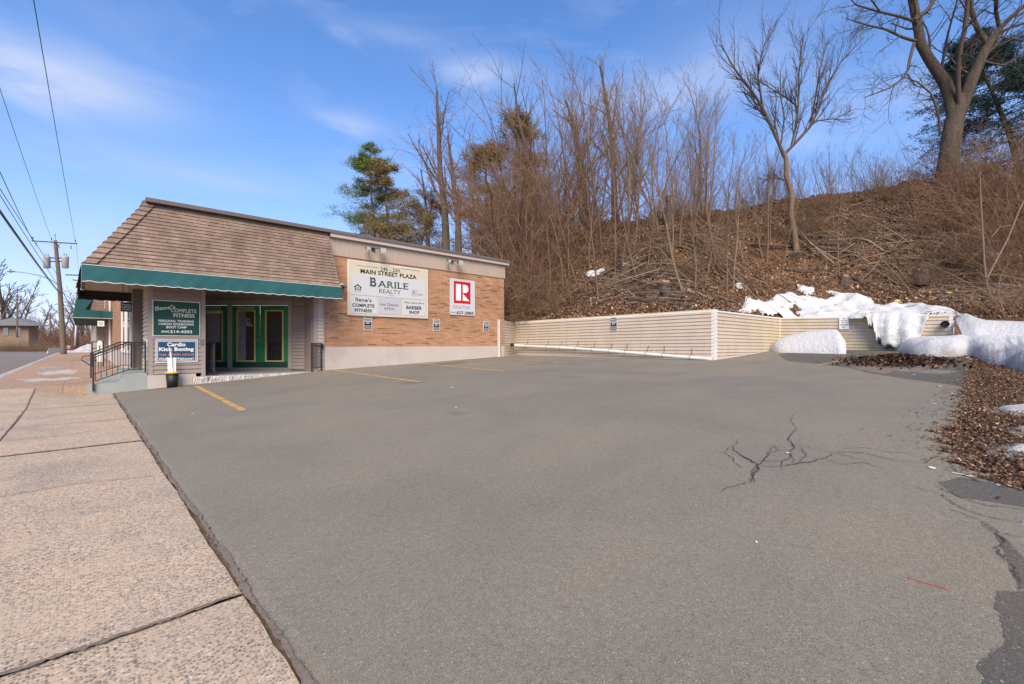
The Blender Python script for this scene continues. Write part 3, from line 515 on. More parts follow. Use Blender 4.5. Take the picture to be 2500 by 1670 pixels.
# side brick wall and painted foundation
mb = MB(); mb.box(XB, X1, 15, 15.3, 1.13, 4.17); mb.box(X1 - .3, X1, 15.301, 44, .3, 4.17); part(mb, 'brick_wall', M['brick_x'])
mb = MB(); mb.hexa([(XB, 14.97, .2), (X1, 14.97, .2), (X1, 15.3, .2), (XB, 15.3, .2)], [(XB, 14.97, 1.13), (X1, 14.97, 1.13), (X1, 15.3, 1.13), (XB, 15.3, 1.13)]); part(mb, 'foundation', M['base'])
mb = MB(); mb.box(5.9, X1 + .01, 14.975, 15.3, 4.17, 4.76)
for x in np.arange(5.95, X1, .1): mb.box(x, x + .088, 14.966, 14.976, 4.172, 4.75)
part(mb, 'frieze', M['frieze'])
mb = MB(); mb.box(5.95, X1 + .16, 14.84, 15.3, 4.752, 4.872); part(mb, 'fascia', M['fascia'])
mb = MB(); mb.box(1.22, X1 + .19, 14.80, 15.2, 4.874, 4.975); mb.box(X1 - .1, X1 + .19, 15.201, 44, 4.874, 4.975); mb.box(1.18, 1.32, 15.201, 44, 4.874, 4.975); part(mb, 'roof_edge', M['coping'])
mb = MB(); mb.box(1.33, X1 - .11, 15.21, 44, 4.80, 4.93); part(mb, 'roof_deck', M['roofg'])
# mansard
EZ, TZ = 3.02, 4.87
def lapped(mb, e0, e1, t0, t1, nrm, k=19, lift=.024, bt=None):
    e0, e1, t0, t1, nrm = [np.array(v, float) for v in (e0, e1, t0, t1, nrm)]
    for i in range(k):
        a, b = i / k, (i + 1) / k; L0, R0, L1, R1 = e0 + (t0 - e0) * a, e1 + (t1 - e1) * a, e0 + (t0 - e0) * b, e1 + (t1 - e1) * b
        mb.quad(L0 + nrm * lift, R0 + nrm * lift, R1 + nrm * .004, L1 + nrm * .004); bt.quad(L0, R0, R0 + nrm * lift, L0 + nrm * lift) if bt else 0; mb.quad(R0, R1, R1 + nrm * .004, R0 + nrm * lift); mb.quad(L1, L0, L0 + nrm * lift, L1 + nrm * .004)
nn = np.array((0, -(TZ - EZ), 1.0)); nn /= np.linalg.norm(nn)
mb = MB(); bt = MB(); lapped(mb, (.07, 14, EZ), (5.9, 14, EZ), (1.25, 14.98, TZ), (5.9, 14.98, TZ), nn, bt=bt)
mb.prism([(5.9, 14.0, EZ), (5.9, 14.98, TZ), (5.9, 14.98, EZ)], (-.03, 0, 0)); MS = part(mb, 'mansard_roof', M['shingle_x']); part(bt, 'shingle_edge', M['butt'], MS)
n2 = np.array((-(TZ - EZ), 0, 1.18)); n2 /= np.linalg.norm(n2)
mb = MB(); lapped(mb, (.07, 14, EZ), (.07, 20, EZ), (1.25, 14.98, TZ), (1.25, 20, TZ), n2); mb.prism([(.07, 20, EZ), (1.25, 20, TZ), (1.25, 20, EZ)], (0, -.03, 0)); part(mb, 'mansard_front', M['shingle_y'], MS)
mb = MB(); h0 = np.array((.07, 14, EZ)); h1 = np.array((1.25, 14.98, TZ)); hd = (h1 - h0); K = 13
for i in range(K):                                                 # hip cap shingles
    a = h0 + hd * (i / K); b = h0 + hd * ((i + 1.08) / K)
    for s_, nv in ((np.array((.20, 0, 0)), nn), (np.array((0, .20, 0)), n2)):
        up = (nn + n2) * .5; mb.quad(a + up * .075, b + up * .034, b + s_ + nv * .030, a + s_ + nv * .068)
        mb.quad(a + up * .075, a + s_ + nv * .068, a + s_ + nv * .02, a + up * .02)
part(mb, 'hip_cap', M['shingle_x'], MS)
mb = MB(); mb.box(.05, 5.9, 13.96, 14.03, EZ - .06, EZ + .012); mb.box(.03, .1, 14.031, 20, EZ - .06, EZ + .012); part(mb, 'drip_edge', M['coping'])
# soffit and ceiling over porch and entry
mb = MB(); mb.box(.08, 5.88, 14.035, 15.16, 2.93, 2.958); mb.box(.101, 1.3, 15.161, 19.9, 2.93, 2.958); mb.box(2.45, 5.88, 15.161, 18.4, 2.90, 2.93); mb.box(1.301, 2.4, 15.161, 19.4, 2.93, 2.958); part(mb, 'soffit', M['soffit'])
mb = MB(); mb.box(.45, .75, 16.6, 16.72, 2.915, 2.929); part(mb, 'soffit_vent', M['coping'])
# awning
def awning_panel(f, n, drop, period, wr=.014, seed=0):              # f(t) -> top point, out dir
    mb = MB(); ts = np.linspace(0, 1, n); rows = []
    for k, s_ in enumerate(np.linspace(0, 1, 7)):
        row = []
        for t in ts:
            p, o, L_ = f(t); sc_ = .022 * (1 - abs(math.cos(math.pi * t * L_ / period))) if s_ == 1 else 0
            w_ = wr * (math.sin(t * L_ * 3.1 + seed + s_ * 2) + .6 * math.sin(t * L_ * 7.3 - s_ * 3) + .5 * math.sin(t * L_ * 17 + s_ * 5)) * s_ * (1.3 - s_ * .6)
            row.append(p + o * (.075 * s_ + w_) + np.array((0, 0, -drop * s_ + sc_)))
        rows.append(row)
    V = np.array(rows); mb.grid(V); inn = V.copy(); o = np.array([f(t)[1] for t in ts]); mb.grid((V - o[None] * .006)[::-1]); return mb, V
AW = None
mb, V = awning_panel(lambda t: (np.array((.03 + 5.9 * t, 13.95, 3.005)), np.array((0, -1., 0)), 5.9), 360, .385, .27); AW = part(mb, 'awning', M['awn'], smooth=True)
mb = MB(); mb.tube(V[-1] + (0, -.004, 0), .008, 5); mb.tube(V[0] + (0, -.004, .004), .007, 5); mb.build('piping', M['pipe_w'], AW)
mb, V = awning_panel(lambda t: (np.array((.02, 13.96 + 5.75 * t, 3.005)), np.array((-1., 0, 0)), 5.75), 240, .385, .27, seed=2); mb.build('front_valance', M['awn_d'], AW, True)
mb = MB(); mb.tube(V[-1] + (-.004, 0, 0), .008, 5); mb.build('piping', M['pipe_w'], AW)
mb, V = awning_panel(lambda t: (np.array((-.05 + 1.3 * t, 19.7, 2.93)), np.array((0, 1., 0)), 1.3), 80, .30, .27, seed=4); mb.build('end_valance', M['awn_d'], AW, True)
# walls around the sign corner
SP0, SP1 = onY(491, 15)[0], onY(501, 15)[0]
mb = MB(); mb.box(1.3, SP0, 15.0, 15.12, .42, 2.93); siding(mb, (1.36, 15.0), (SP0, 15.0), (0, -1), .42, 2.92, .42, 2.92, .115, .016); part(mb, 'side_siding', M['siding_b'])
mb = MB(); mb.box(1.3, 1.42, 15.121, 16.4, .42, 2.93); siding(mb, (1.3, 15.06), (1.3, 16.4), (-1, 0), .42, 2.92, .42, 2.92, .115, .018); part(mb, 'front_siding', M['siding_f'])
mb = MB(); mb.box(1.275, 1.375, 14.965, 15.065, .42, 2.928); mb.box(SP0, SP1, 14.965, 15.09, .34, 2.928); part(mb, 'corner_post', M['trim'])
mb = MB(); mb.box(1.38, SP0 - .002, 14.972, 14.984, 1.03, 1.16) if False else mb.box(1.376, SP0 - .002, 14.968, 14.985, 1.345, 1.45); part(mb, 'sign_rail', M['trim'])
mb = MB(); mb.box(1.26, 2.3, 14.95, 15.13, -.05, .418); mb.box(1.26, 1.45, 15.131, 19.9, -.05, .418); part(mb, 'foundation', M['base'])
# front entry recess, pilaster, front brick
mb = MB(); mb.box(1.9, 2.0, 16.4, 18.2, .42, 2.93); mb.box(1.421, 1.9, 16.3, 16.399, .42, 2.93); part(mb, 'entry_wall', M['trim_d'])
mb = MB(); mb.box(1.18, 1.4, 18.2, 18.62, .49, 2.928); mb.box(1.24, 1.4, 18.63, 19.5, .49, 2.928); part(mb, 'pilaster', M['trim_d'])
mb = MB(); mb.box(1.3, 1.6, 19.51, 44, .95, 4.17); part(mb, 'front_brick', M['brick_y'])
mb = MB(); mb.box(1.27, 1.6, 19.91, 44, .1, .949); part(mb, 'front_foundation', M['base'])
mb = MB(); mb.box(1.3, 1.6, 20.01, 44, 4.171, 4.87); part(mb, 'front_frieze', M['frieze'])
for y0, y1 in ((20.4, 22.5), (22.8, 24.9)):
    mb = MB(); mb.box(1.24, 1.31, y0, y0 + .12, .9, 2.9); mb.box(1.24, 1.31, y1 - .12, y1, .9, 2.9); mb.box(1.24, 1.31, y0 + .12, y1 - .12, 2.78, 2.9); mb.box(1.22, 1.31, y0 + .12, y1 - .12, .9, 1.0); w_ = part(mb, 'window', M['white'])
    mb = MB(); mb.box(1.27, 1.295, y0 + .12, y1 - .12, 1.0, 2.78); mb.build('pane', M['glass2'], w_)
mb = MB(); mb.tube([(1.22, 34, .3), (1.22, 34, 4.1)], .05, 8); part(mb, 'downspout', M['white'])
# porch: diagonal door wall (parallel to the picture), siding right of it
DY = 15.2
def D(px, py, off=0.0): return P(px, py, DY - off)
def dbox(mb, x0, x1, y0, y1, o0, o1):                               # box on the door wall, offsets towards camera
    b = [D(x0, y1, o1), D(x1, y1, o1), D(x1, y1, o0), D(x0, y1, o0)]; t = [D(x0, y0, o1), D(x1, y0, o1), D(x1, y0, o0), D(x0, y0, o0)]
    k = lambda v, r: (v[0], v[1], r)
    zb, zt = D(x0, y1)[2], D(x0, y0)[2]; mb.hexa([k(v, zb) for v in b], [k(v, zt) for v in t])
mb = MB(); dbox(mb, 470, 758, 716, 745, -.12, 0); dbox(mb, 470, 480, 745, 900, -.12, 0); dbox(mb, 712, 758, 745, 903, -.12, -.002)
a, b = D(712, 800)[:2], D(757, 800)[:2]; fwd = np.array((-SN, -CS)); siding(mb, a, b, fwd, .38, 2.5, .38, 2.5, .115, .016)
siding(mb, D(470, 800)[:2], D(757, 800)[:2], fwd, 2.56, 2.9, 2.56, 2.9, .115, .012)
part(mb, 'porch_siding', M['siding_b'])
mb = MB(); dbox(mb, 470, 712, 733, 745, .002, .045); dbox(mb, 703, 712.5, 745.2, 899, -.02, .045); dbox(mb, 555, 567, 745.2, 899, -.02, .045); part(mb, 'door_casing', M['trim'])
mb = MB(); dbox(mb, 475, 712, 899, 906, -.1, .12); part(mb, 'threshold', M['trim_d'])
def door(x0, x1, gx0, gx1, paper=False, handle=None, word=None):
    mb = MB(); dbox(mb, x0, gx0, 746, 897.5, -.05, 0); dbox(mb, gx1, x1, 746, 897.5, -.05, 0); dbox(mb, gx0, gx1, 746, 757, -.05, 0); dbox(mb, gx0, gx1, 883, 897.5, -.05, 0); d = part(mb, 'door', M['green'])
    mb = MB(); dbox(mb, gx0, gx0 + 4, 757.2, 883, -.03, .012); dbox(mb, gx1 - 4, gx1, 757.2, 883, -.03, .012); dbox(mb, gx0 + 4, gx1 - 4, 757.2, 760, -.03, .012); dbox(mb, gx0 + 4, gx1 - 4, 880, 883, -.03, .012); mb.build('glass_frame', M['gold'], d)
    mb = MB(); dbox(mb, gx0 + 4, gx1 - 4, 760, 880, -.035, -.022); mb.build('glass_pane', M['glass'], d)
    mb = MB(); dbox(mb, x0 + .4, x1 - .4, 883.6, 897, .001, .008); mb.build('kick_plate', M['green_d'], d)
    mb = MB(); dbox(mb, x0, x1, 897.8, 899.2, -.05, .03); mb.build('sill', M['conc'], d)
    if handle:
        mb = MB(); dbox(mb, handle, handle + 7, 828, 830.5, .03, .05); dbox(mb, handle + 5, handle + 8, 826, 833, .001, .04); dbox(mb, handle + 3, handle + 7, 817, 820, .001, .02); mb.build('handle', M['alu'], d)
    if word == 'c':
        mb = MB(); dbox(mb, gx0 + 4.2, gx0 + 23, 760.3, 879.7, -.0215, -.016); mb.build('pane_reflection', M['pane_reflection'], d)  # pale reflection painted as a grey panel over the opaque pane
    if paper:
        mb = MB(); dbox(mb, 506, 538, 765, 836, -.020, -.012); mb.build('poster', M['paper'], d)
        mb = MB(); dbox(mb, 504, 541, 759, 765, -.020, -.010); mb.build('paper_strip', M['white'], d)
    return d
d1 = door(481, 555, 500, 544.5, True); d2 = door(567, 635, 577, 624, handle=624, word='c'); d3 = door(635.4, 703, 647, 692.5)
# right post with siding
XR0, XR1 = onY(765, 15)[0], onY(775, 15)[0]
mb = MB(); mb.box(XR0, XR1, 14.97, 15.1, .34, 2.928); mb.box(XB - .02, XB + .012, 14.962, 15.0, .34, 2.928); part(mb, 'corner_post', M['trim'])
mb = MB(); mb.box(XR1, XB - .021, 15.0, 15.1, .36, 2.928); siding(mb, (XR1, 15.0), (XB - .021, 15.0), (0, -1), .36, 2.92, .36, 2.92, .115, .016); part(mb, 'strip_siding', M['siding'])
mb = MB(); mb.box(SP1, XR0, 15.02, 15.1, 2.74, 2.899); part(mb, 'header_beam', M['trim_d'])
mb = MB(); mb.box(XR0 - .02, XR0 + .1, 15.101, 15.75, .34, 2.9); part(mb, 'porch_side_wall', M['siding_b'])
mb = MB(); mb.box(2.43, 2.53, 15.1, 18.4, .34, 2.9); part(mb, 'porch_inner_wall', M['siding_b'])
mb = MB(); mb.box(2.40, 2.47, 14.935, 14.962, 1.2, 1.36); part(mb, 'electrical_box', M['alu'])
# front porch slab
SL0, SL1 = onY(472, 14.86)[0], onY(815, 14.86)[0]
SLB = thing('porch_slab', 'long concrete porch slab with chipped pebbly edge below the green doors', 'slab', (2.3, 14.86, .1))
mb = MB(); pts = [(SL0, 14.86), (SL1, 14.86), (SL1, 14.96), (XB - .03, 14.96), (5.6, 15.75), (3.1, 18.3), (2.53, 18.3), (2.53, 14.99), (SL0, 14.94)]
mb.prism([(x, y, .30) for x, y in pts], (0, 0, .036)); mb.build('slab_top', M['slabtop'], SLB)
mb = MB(); n = 160; xs = np.linspace(SL0 - .01, SL1, n); rows = []
for z, o in ((.0, -.01), (.1, -.035), (.2, -.03), (.29, -.028), (.33, -.006), (.339, .05)): rows.append(np.stack([xs, 14.86 + o + R.normal(0, .009, n), np.full(n, z) + (0 if z > .3 else 1) * R.normal(0, .006, n)], -1))
mb.grid(np.array(rows)); mb.box(SL0 - .01, SL0 + .02, 14.85, 14.95, 0, .335); mb.build('slab_edge', M['stone'], SLB)

# concrete entry steps
ST = thing('entry_steps', 'grey painted concrete entry steps with two risers facing the street', 'steps', (.12, 15, 0))
mb = MB(); mb.prism([(.12, 14.99, -.02), (.12, 14.99, .25), (.70, 14.99, .27), (.78, 14.99, .49), (1.259, 14.99, .49), (1.259, 14.99, -.02)], (0, .22, 0)); mb.box(.80, 1.258, 14.955, 14.989, -.02, .47); mb.build('cheek_wall', M['conc'], ST)
mb = MB(); mb.box(.4, .8, 15.211, 18.2, .2, .30) ; mb.box(.8, 1.29, 15.211, 18.2, .2, .489); mb.build('tread', M['conc'], ST)
def railing(name, label, pts_top, pts_bot, nb, posts, group=None, brace=None):
    o = thing(name, label, 'railing', pts_bot[0], group); a = np.array(pts_top, float); b = np.array(pts_bot, float)
    mb = MB(); mb.tube(a, .016, 6); mb.tube(a - (0, 0, .06), .010, 5); mb.build('handrail', M['black'], o)
    mb = MB(); mb.tube(b, .011, 5); mb.build('bottom_rail', M['black'], o)
    A = resample(a, nb); B = resample(b, nb)
    for k in range(nb):
        mb = MB(); mb.tube([(B[k][0], B[k][1], B[k][2]), (B[k][0], B[k][1], A[k][2])], .008, 5); mb.build('baluster', M['black'], o)
    for x, y, z0, z1 in posts:
        mb = MB(); mb.box(x - .018, x + .018, y - .018, y + .018, z0, z1); mb.build('post', M['black'], o)
    return o
xt = lambda px: onY(px, 14.95)[0]
r1 = railing('stair_railing', 'black iron railing rising beside the concrete entry steps, nearest the camera', [(.25, 14.95, .96), (.55, 14.95, 1.10), (.86, 14.95, 1.26), (1.22, 14.95, 1.26)], [(.27, 14.95, .33), (.55, 14.95, .44), (.9, 14.95, .58), (1.22, 14.95, .58)], 10, [(.235, 14.95, .08, .98), (1.22, 14.95, .5, 1.26)])
mb = MB(); mb.tube([(.25, 14.95, .96), (.05, 14.95, .93), (.02, 14.95, .85), (.22, 14.95, .68)], .011, 5); mb.build('lamb_tongue', M['black'], r1)
railing('stair_railing', 'black iron railing on the far side of the concrete entry steps', [(.25, 18.1, .96), (.55, 18.1, 1.12), (.86, 18.1, 1.28), (1.14, 18.1, 1.28)], [(.27, 18.1, .33), (.55, 18.1, .44), (.9, 18.1, .58), (1.14, 18.1, .58)], 8, [(.235, 18.1, .22, .98), (1.14, 18.1, .5, 1.28)])
xa = onY(523, 14.93)[0]
railing('porch_railing', 'short black iron railing by the pillar left of the green doors', [(xa, 14.93, 1.24), (xa, 16.0, 1.24)], [(xa, 14.95, .46), (xa, 16.0, .46)], 10, [(xa, 14.93, .335, 1.26), (xa, 16.0, .335, 1.26)])
xb = onY(785, 14.9)[0]
r4 = railing('porch_railing', 'short black iron railing with a rusted foot at the right end of the porch', [(xb, 14.9, 1.24), (xb - .30, 14.92, 1.24)], [(xb, 14.9, .46), (xb - .30, 14.92, .46)], 9, [(xb, 14.9, .335, 1.26), (xb - .30, 14.92, .335, 1.26)])
mb = MB(); mb.box(xb - .07, xb + .07, 14.85, 14.97, .3365, .352); mb.build('foot_plate', M['rust'], r4)
mb = MB(); mb.box(xb - .01, xb + .05, 14.87, 14.93, 1.08, 1.24); mb.build('end_box', M['blackp'], r4)

# ------------------------------------------------------------------ text
SERIF = set('BARILE REALTY')
def text_mesh(s, bold=.0, shear=0.0, serif=False):
    cu = bpy.data.curves.new('t', 'FONT'); cu.body = s; cu.offset = bold; cu.shear = shear; cu.resolution_u = 4; cu.space_character = 1.05 if bold > 0 else 1.0
    ob = bpy.data.objects.new('t', cu); C.objects.link(ob); dg = bpy.context.evaluated_depsgraph_get(); me = bpy.data.meshes.new_from_object(ob.evaluated_get(dg))
    V = np.array([v.co[:2] for v in me.vertices]); F_ = [tuple(p.vertices) for p in me.polygons]
    bpy.data.objects.remove(ob); bpy.data.meshes.remove(me); bpy.data.curves.remove(cu); return V, F_
def add_text(mb, s, f, bold=.0, shear=0.0, serif=False, tilt=0.0):
    """f maps (u, v) in the unit square to a 3-D point; the letters fill the square exactly"""
    V, F_ = text_mesh(s, bold, shear); lo, hi = V.min(0), V.max(0)
    if serif:                                                       # slab serifs at stem ends: islands' left/right extreme low/high points
        comp = {}; par = list(range(len(V)))
        def fd(i):
            while par[i] != i: par[i] = par[par[i]]; i = par[i]
            return i
        for f_ in F_:
            for i in f_[1:]: par[fd(i)] = fd(f_[0])
        for i in range(len(V)): comp.setdefault(fd(i), []).append(i)
        th = .045; extra = []
        for ids in comp.values():
            for lvl, dz in ((lo[1], 1), (hi[1], -1)):
                xs = sorted(V[i][0] for i in ids if abs(V[i][1] - lvl) < .02)
                if not xs: continue
                cl = [[xs[0], xs[0]]]
                for x in xs[1:]:
                    if x - cl[-1][1] < .14: cl[-1][1] = x
                    else: cl.append([x, x])
                for a, b in cl:
                    if b - a < .25: extra.append((a - .06, b + .06, lvl, lvl + dz * th))
        V = list(map(tuple, V)); 
        for a, b, z0, z1 in extra:
            k = len(V); V += [(a, z0), (b, z0), (b, z1), (a, z1)]; F_.append((k, k + 1, k + 2, k + 3))
        V = np.array(V); lo, hi = V.min(0), V.max(0)
    U = (V - lo) / (hi - lo); b0 = mb.n; mb.V.append(np.array([f(u, v + tilt * u) for u, v in U])); mb.n += len(U)
    for q in F_: mb.G.append([b0 + i for i in q])
class Face:
    """a sign face on plane y=yp: rectangles given by photo columns and by the rows at their left edge"""
    def __init__(s, yp): s.yp = yp
    def rect(s, x0, x1, y0, y1): a, Y = onY(x0, s.yp); b, _ = onY(x1, s.yp); return a, b, zat(y1, Y), zat(y0, Y)
    def text(s, mb, t, x0, x1, y0, y1, off=0, **k):
        a, b, z0, z1 = s.rect(x0, x1, y0, y1); add_text(mb, t, lambda u, v: (a + (b - a) * u, s.yp - off, z0 + (z1 - z0) * v), **k)
    def box(s, mb, x0, x1, y0, y1, o0, o1): a, b, z0, z1 = s.rect(x0, x1, y0, y1); mb.box(a, b, s.yp - o1, s.yp - o0, z0, z1)
def base_at(r, y): return ((r[0] + r[1]) / 2, y, r[2])
# main plaza sign
Fc = Face(14.98); r = Fc.rect(849, 1042.3, 635, 768)
S = thing('plaza_sign', 'large cream plaza sign board with tenant panels mounted on the brick wall', 'sign', base_at(r, 14.98))
mb = MB(); mb.box(r[0], r[1], 14.93, 14.99, r[2], r[3]); mb.build('board', M['cream'], S)
mb = MB(); mb.box(r[0] - .02, r[1] + .02, 14.935, 14.985, r[3], r[3] + .018); mb.box(r[0] - .02, r[1] + .02, 14.935, 14.985, r[2] - .018, r[2]); mb.box(r[0] - .02, r[0], 14.935, 14.985, r[2], r[3]); mb.box(r[1], r[1] + .02, 14.935, 14.985, r[2], r[3]); mb.build('frame', M['white'], S)
Fc = Face(14.93)
def zfix(f, x0, x1, y0, y1): return f.rect(x0, x1, y0, y1)
mb = MB(); Fc.text(mb, '246 - 250', 929, 976, 651, 660, .002, bold=.01); Fc.text(mb, 'MAIN STREET PLAZA', 880, 1017, 655.3 + .4, 667, .002, bold=.03)
Fc.box(mb, 871, 924, 647, 647.9, .0005, .0015); Fc.box(mb, 979, 1025, 655.5, 656.4, .0005, .0015); mb.build('lettering', M['ink'], S)
mb = MB(); Fc.box(mb, 857, 1037, 667.4, 718.6, .0, .012); q = mb.build('panel', M['signw'], S); G_ = Face(14.918)
mb = MB(); G_.text(mb, 'B', 902, 919, 677, 698.7, .002, serif=True, bold=.02); G_.text(mb, 'ARILE', 921, 998, 684.3, 700.4, .002, serif=True, bold=.012); G_.text(mb, 'REALTY', 925, 979, 705.2, 714.8, .002, serif=True); G_.text(mb, 'GROUP', 948, 962, 720, 722, .002); mb.build('lettering', M['inkg'], q)
mb = MB(); a, b, z0, z1 = G_.rect(865, 882, 694, 707.5); w_ = b - a; h_ = z1 - z0; yy = 14.916
mb.poly([(a - .02, yy, z0 + h_ * .55), (a + w_ / 2, yy, z1 + .02), (b + .02, yy, z0 + h_ * .55), (b - w_ * .02, yy, z0 + h_ * .44), (a + w_ / 2, yy, z0 + h_ * .84), (a + w_ * .02, yy, z0 + h_ * .44)][::-1])
mb.box(a + w_ * .06, a + w_ * .2, yy, yy + .001, z0, z0 + h_ * .55); mb.box(b - w_ * .2, b - w_ * .06, yy, yy + .001, z0, z0 + h_ * .55); mb.box(a + w_ * .2, b - w_ * .2, yy, yy + .001, z0, z0 + h_ * .12)
mb.box(a + w_ * .34, b - w_ * .34, yy, yy + .001, z0 + h_ * .25, z0 + h_ * .34); mb.box(a + w_ * .34, b - w_ * .34, yy, yy + .001, z0 + h_ * .44, z0 + h_ * .53); mb.build('house_logo', M['ink'], q)
mb = MB(); a, b, z0, z1 = G_.rect(865, 882, 709, 713); add_text(mb, 'EQUAL HOUSING', lambda u, v: (a + (b - a) * u, yy, z0 + (z1 - z0) * .5 + (z1 - z0) * .4 * v)); add_text(mb, 'OPPORTUNITY', lambda u, v: (a + (b - a) * u, yy, z0 + (z1 - z0) * .4 * v)); mb.build('caption', M['inkgrey'], q)
mb = MB()
for x0, x1, y0, y1 in ((1006, 1018, 707.5, 708.2), (1006, 1018, 721.5, 722.2), (1006, 1007, 708.2, 721.5), (1017, 1018, 708.2, 721.5)): G_.box(mb, x0, x1, y0, y1, .001, .002)
G_.text(mb, 'R', 1009, 1015.5, 710, 719, .002, bold=.03); G_.text(mb, 'MLS', 1021, 1032, 717, 721, .002, bold=.04); mb.build('small_logos', M['inkgrey'], q)
for (x0, x1, y0, y1, m_, lines) in [(856, 921, 720.5, 764, 'signw', [("Ilene's", 868, 907, 725.7, 735.8, .02, 0), ('COMPLETE', 860, 914, 740, 748.5, .035, 0), ('FITNESS', 866, 908, 753, 761, .035, 0)]),
                                    (923.5, 980, 724.6, 766, 'signg', [('Lisa Cloutier', 928, 974, 739, 745.3, .005, 0), ('A.P.R.N.', 938, 963, 750, 755.8, .01, 0)]),
                                    (984, 1037, 731.5, 769.5, 'signw', [('Skips Early Bird', 987, 1034, 735.5, 741.5, .01, 0), ('BARBER', 992, 1030, 746, 754.5, .035, 0), ('SHOP', 999, 1024, 758, 766, .035, 0)])]:
    mb = MB(); Fc.box(mb, x0, x1, y0, y1, 0, .010); q = mb.build('panel', M[m_], S); g_ = Face(14.920); mb = MB()
    for t, a, b, c, d, bo, _ in lines: g_.text(mb, t, a, b, c, d, .002, bold=bo)
    mb.build('lettering', M['ink'], q)
# red and white agent sign
Fc = Face(14.98); r = Fc.rect(1098, 1158.6, 679, 768); S = thing('agent_sign', 'white upright sign with red block letter emblem on the brick wall', 'sign', base_at(r, 14.98))
mb = MB(); mb.box(r[0], r[1], 14.955, 14.99, r[2], r[3]); mb.build('board', M['signw'], S)
g_ = Face(14.955); mb = MB(); g_.box(mb, 1108, 1148.5, 685.5, 739.5, 0, .004); mb.build('emblem_ground', M['red'], S)
g_ = Face(14.951); mb = MB(); g_.box(mb, 1113.3, 1125.3, 692.8, 733, 0, .002)
a, b, z0, z1 = g_.rect(1129.7, 1143.5, 695, 714.8); zc = (z0 + z1) / 2; rr = (z1 - z0) / 2; pts = [(a, 14.949, z0), (a, 14.949, z1)] + [(b - rr + rr * math.sin(t) if b - rr > a else a + (b - a) * math.sin(t), 14.949, zc + rr * math.cos(t)) for t in np.linspace(0.05, math.pi - .05, 16)]
mb.poly(pts)
a, b, z0, z1 = g_.rect(1129.7, 1145.8, 716.5, 734); mb.poly([(a, 14.949, z0), (a, 14.949, z1), (b, 14.949, z0)]); mb.build('emblem_letter', M['inkw'], S)
g_ = Face(14.955); mb = MB(); g_.text(mb, 'REALTOR', 1107, 1147.5, 745, 752.5, .002); mb.build('lettering', M['inkgrey'], S)
mb = MB(); g_.text(mb, '(860)', 1100, 1113, 760.5, 764.5, .002, bold=.01); g_.text(mb, '627-2885', 1114.5, 1156, 759, 766.8, .002, bold=.03); mb.build('phone_number', M['ink'], S)
# parking signs
def parking_sign(org, ex, nrm, w, h, label, lines=True):
    """org: lower-left corner, ex: unit 2-D along the wall, nrm: unit 2-D out of the wall"""
    org = np.array(org, float); ex = np.array((*ex, 0.)); nv = np.array((*nrm, 0.)); up = np.array((0, 0, 1.))
    o = thing('parking_sign', label, 'parking sign', org + ex * w / 2)
    def pt(u, v, d): return org + ex * u * w + up * v * h + nv * d
    def rbox(mb, u0, u1, v0, v1, d0, d1, rc=.09):
        pts = []
        for cu, cv, a0 in ((u1 - rc, v1 - rc * w / h, 0), (u0 + rc, v1 - rc * w / h, 90), (u0 + rc, v0 + rc * w / h, 180), (u1 - rc, v0 + rc * w / h, 270)):
            for k in range(4): t = math.radians(a0 + k * 30); pts.append(pt(cu + rc * math.cos(t), cv + rc * w / h * math.sin(t), d0))
        mb.prism(pts, nv * (d1 - d0))
    mb = MB(); rbox(mb, 0, 1, 0, 1, .002, .012); mb.build('plate', M['inkw'], o); mb = MB(); rbox(mb, .05, .95, .035, .965, .0121, .014); mb.build('face', M['sblack'], o)
    mb = MB()
    def tx(t, u0, u1, v0, v1, **k): add_text(mb, t, lambda u, v: pt(u0 + (u1 - u0) * u, v0 + (v1 - v0) * v, .0155), **k)
    tx("Ilene's", .14, .86, .80, .93, bold=.02); tx('PARKING', .08, .92, .58, .69, bold=.03); tx('ONLY', .25, .75, .44, .55, bold=.03)
    for v in (.735, ): mb.prism([pt(.08, v, .0145), pt(.92, v, .0145), pt(.92, v + .02, .0145), pt(.08, v + .02, .0145)], nv * .001)
    mb.build('lettering', M['inkw'], o)
    mb = MB(); mb.prism([pt(.13, .08, .0145), pt(.87, .08, .0145), pt(.87, .33, .0145), pt(.13, .33, .0145)], nv * .001); p = mb.build('small_print_panel', M['inkgrey'], o)
    return o
for x0, x1, y0, y1, lb in ((888, 907.5, 772, 804.5, 'small black parking sign directly below the large plaza sign'), (1057, 1073, 778.5, 807.5, 'small black parking sign on brick between the plaza sign and the agent sign'), (1180, 1193, 784, 809, 'small black parking sign on brick near the rear corner of the building')):
    r = Face(14.995).rect(x0, x1, y0, y1); parking_sign((r[0], 14.995, r[2]), (1, 0), (0, -1), r[1] - r[0], r[3] - r[2], lb)
y_a, Ya = onX(1490, 15.26); y_b, Yb = onX(1507, 15.26)
parking_sign((15.26, y_a, zat(807, Ya)), (0, -1), (-1, 0), y_a - y_b, zat(775, Ya) - zat(807, Ya), 'small black parking sign on the siding of the long retaining wall')
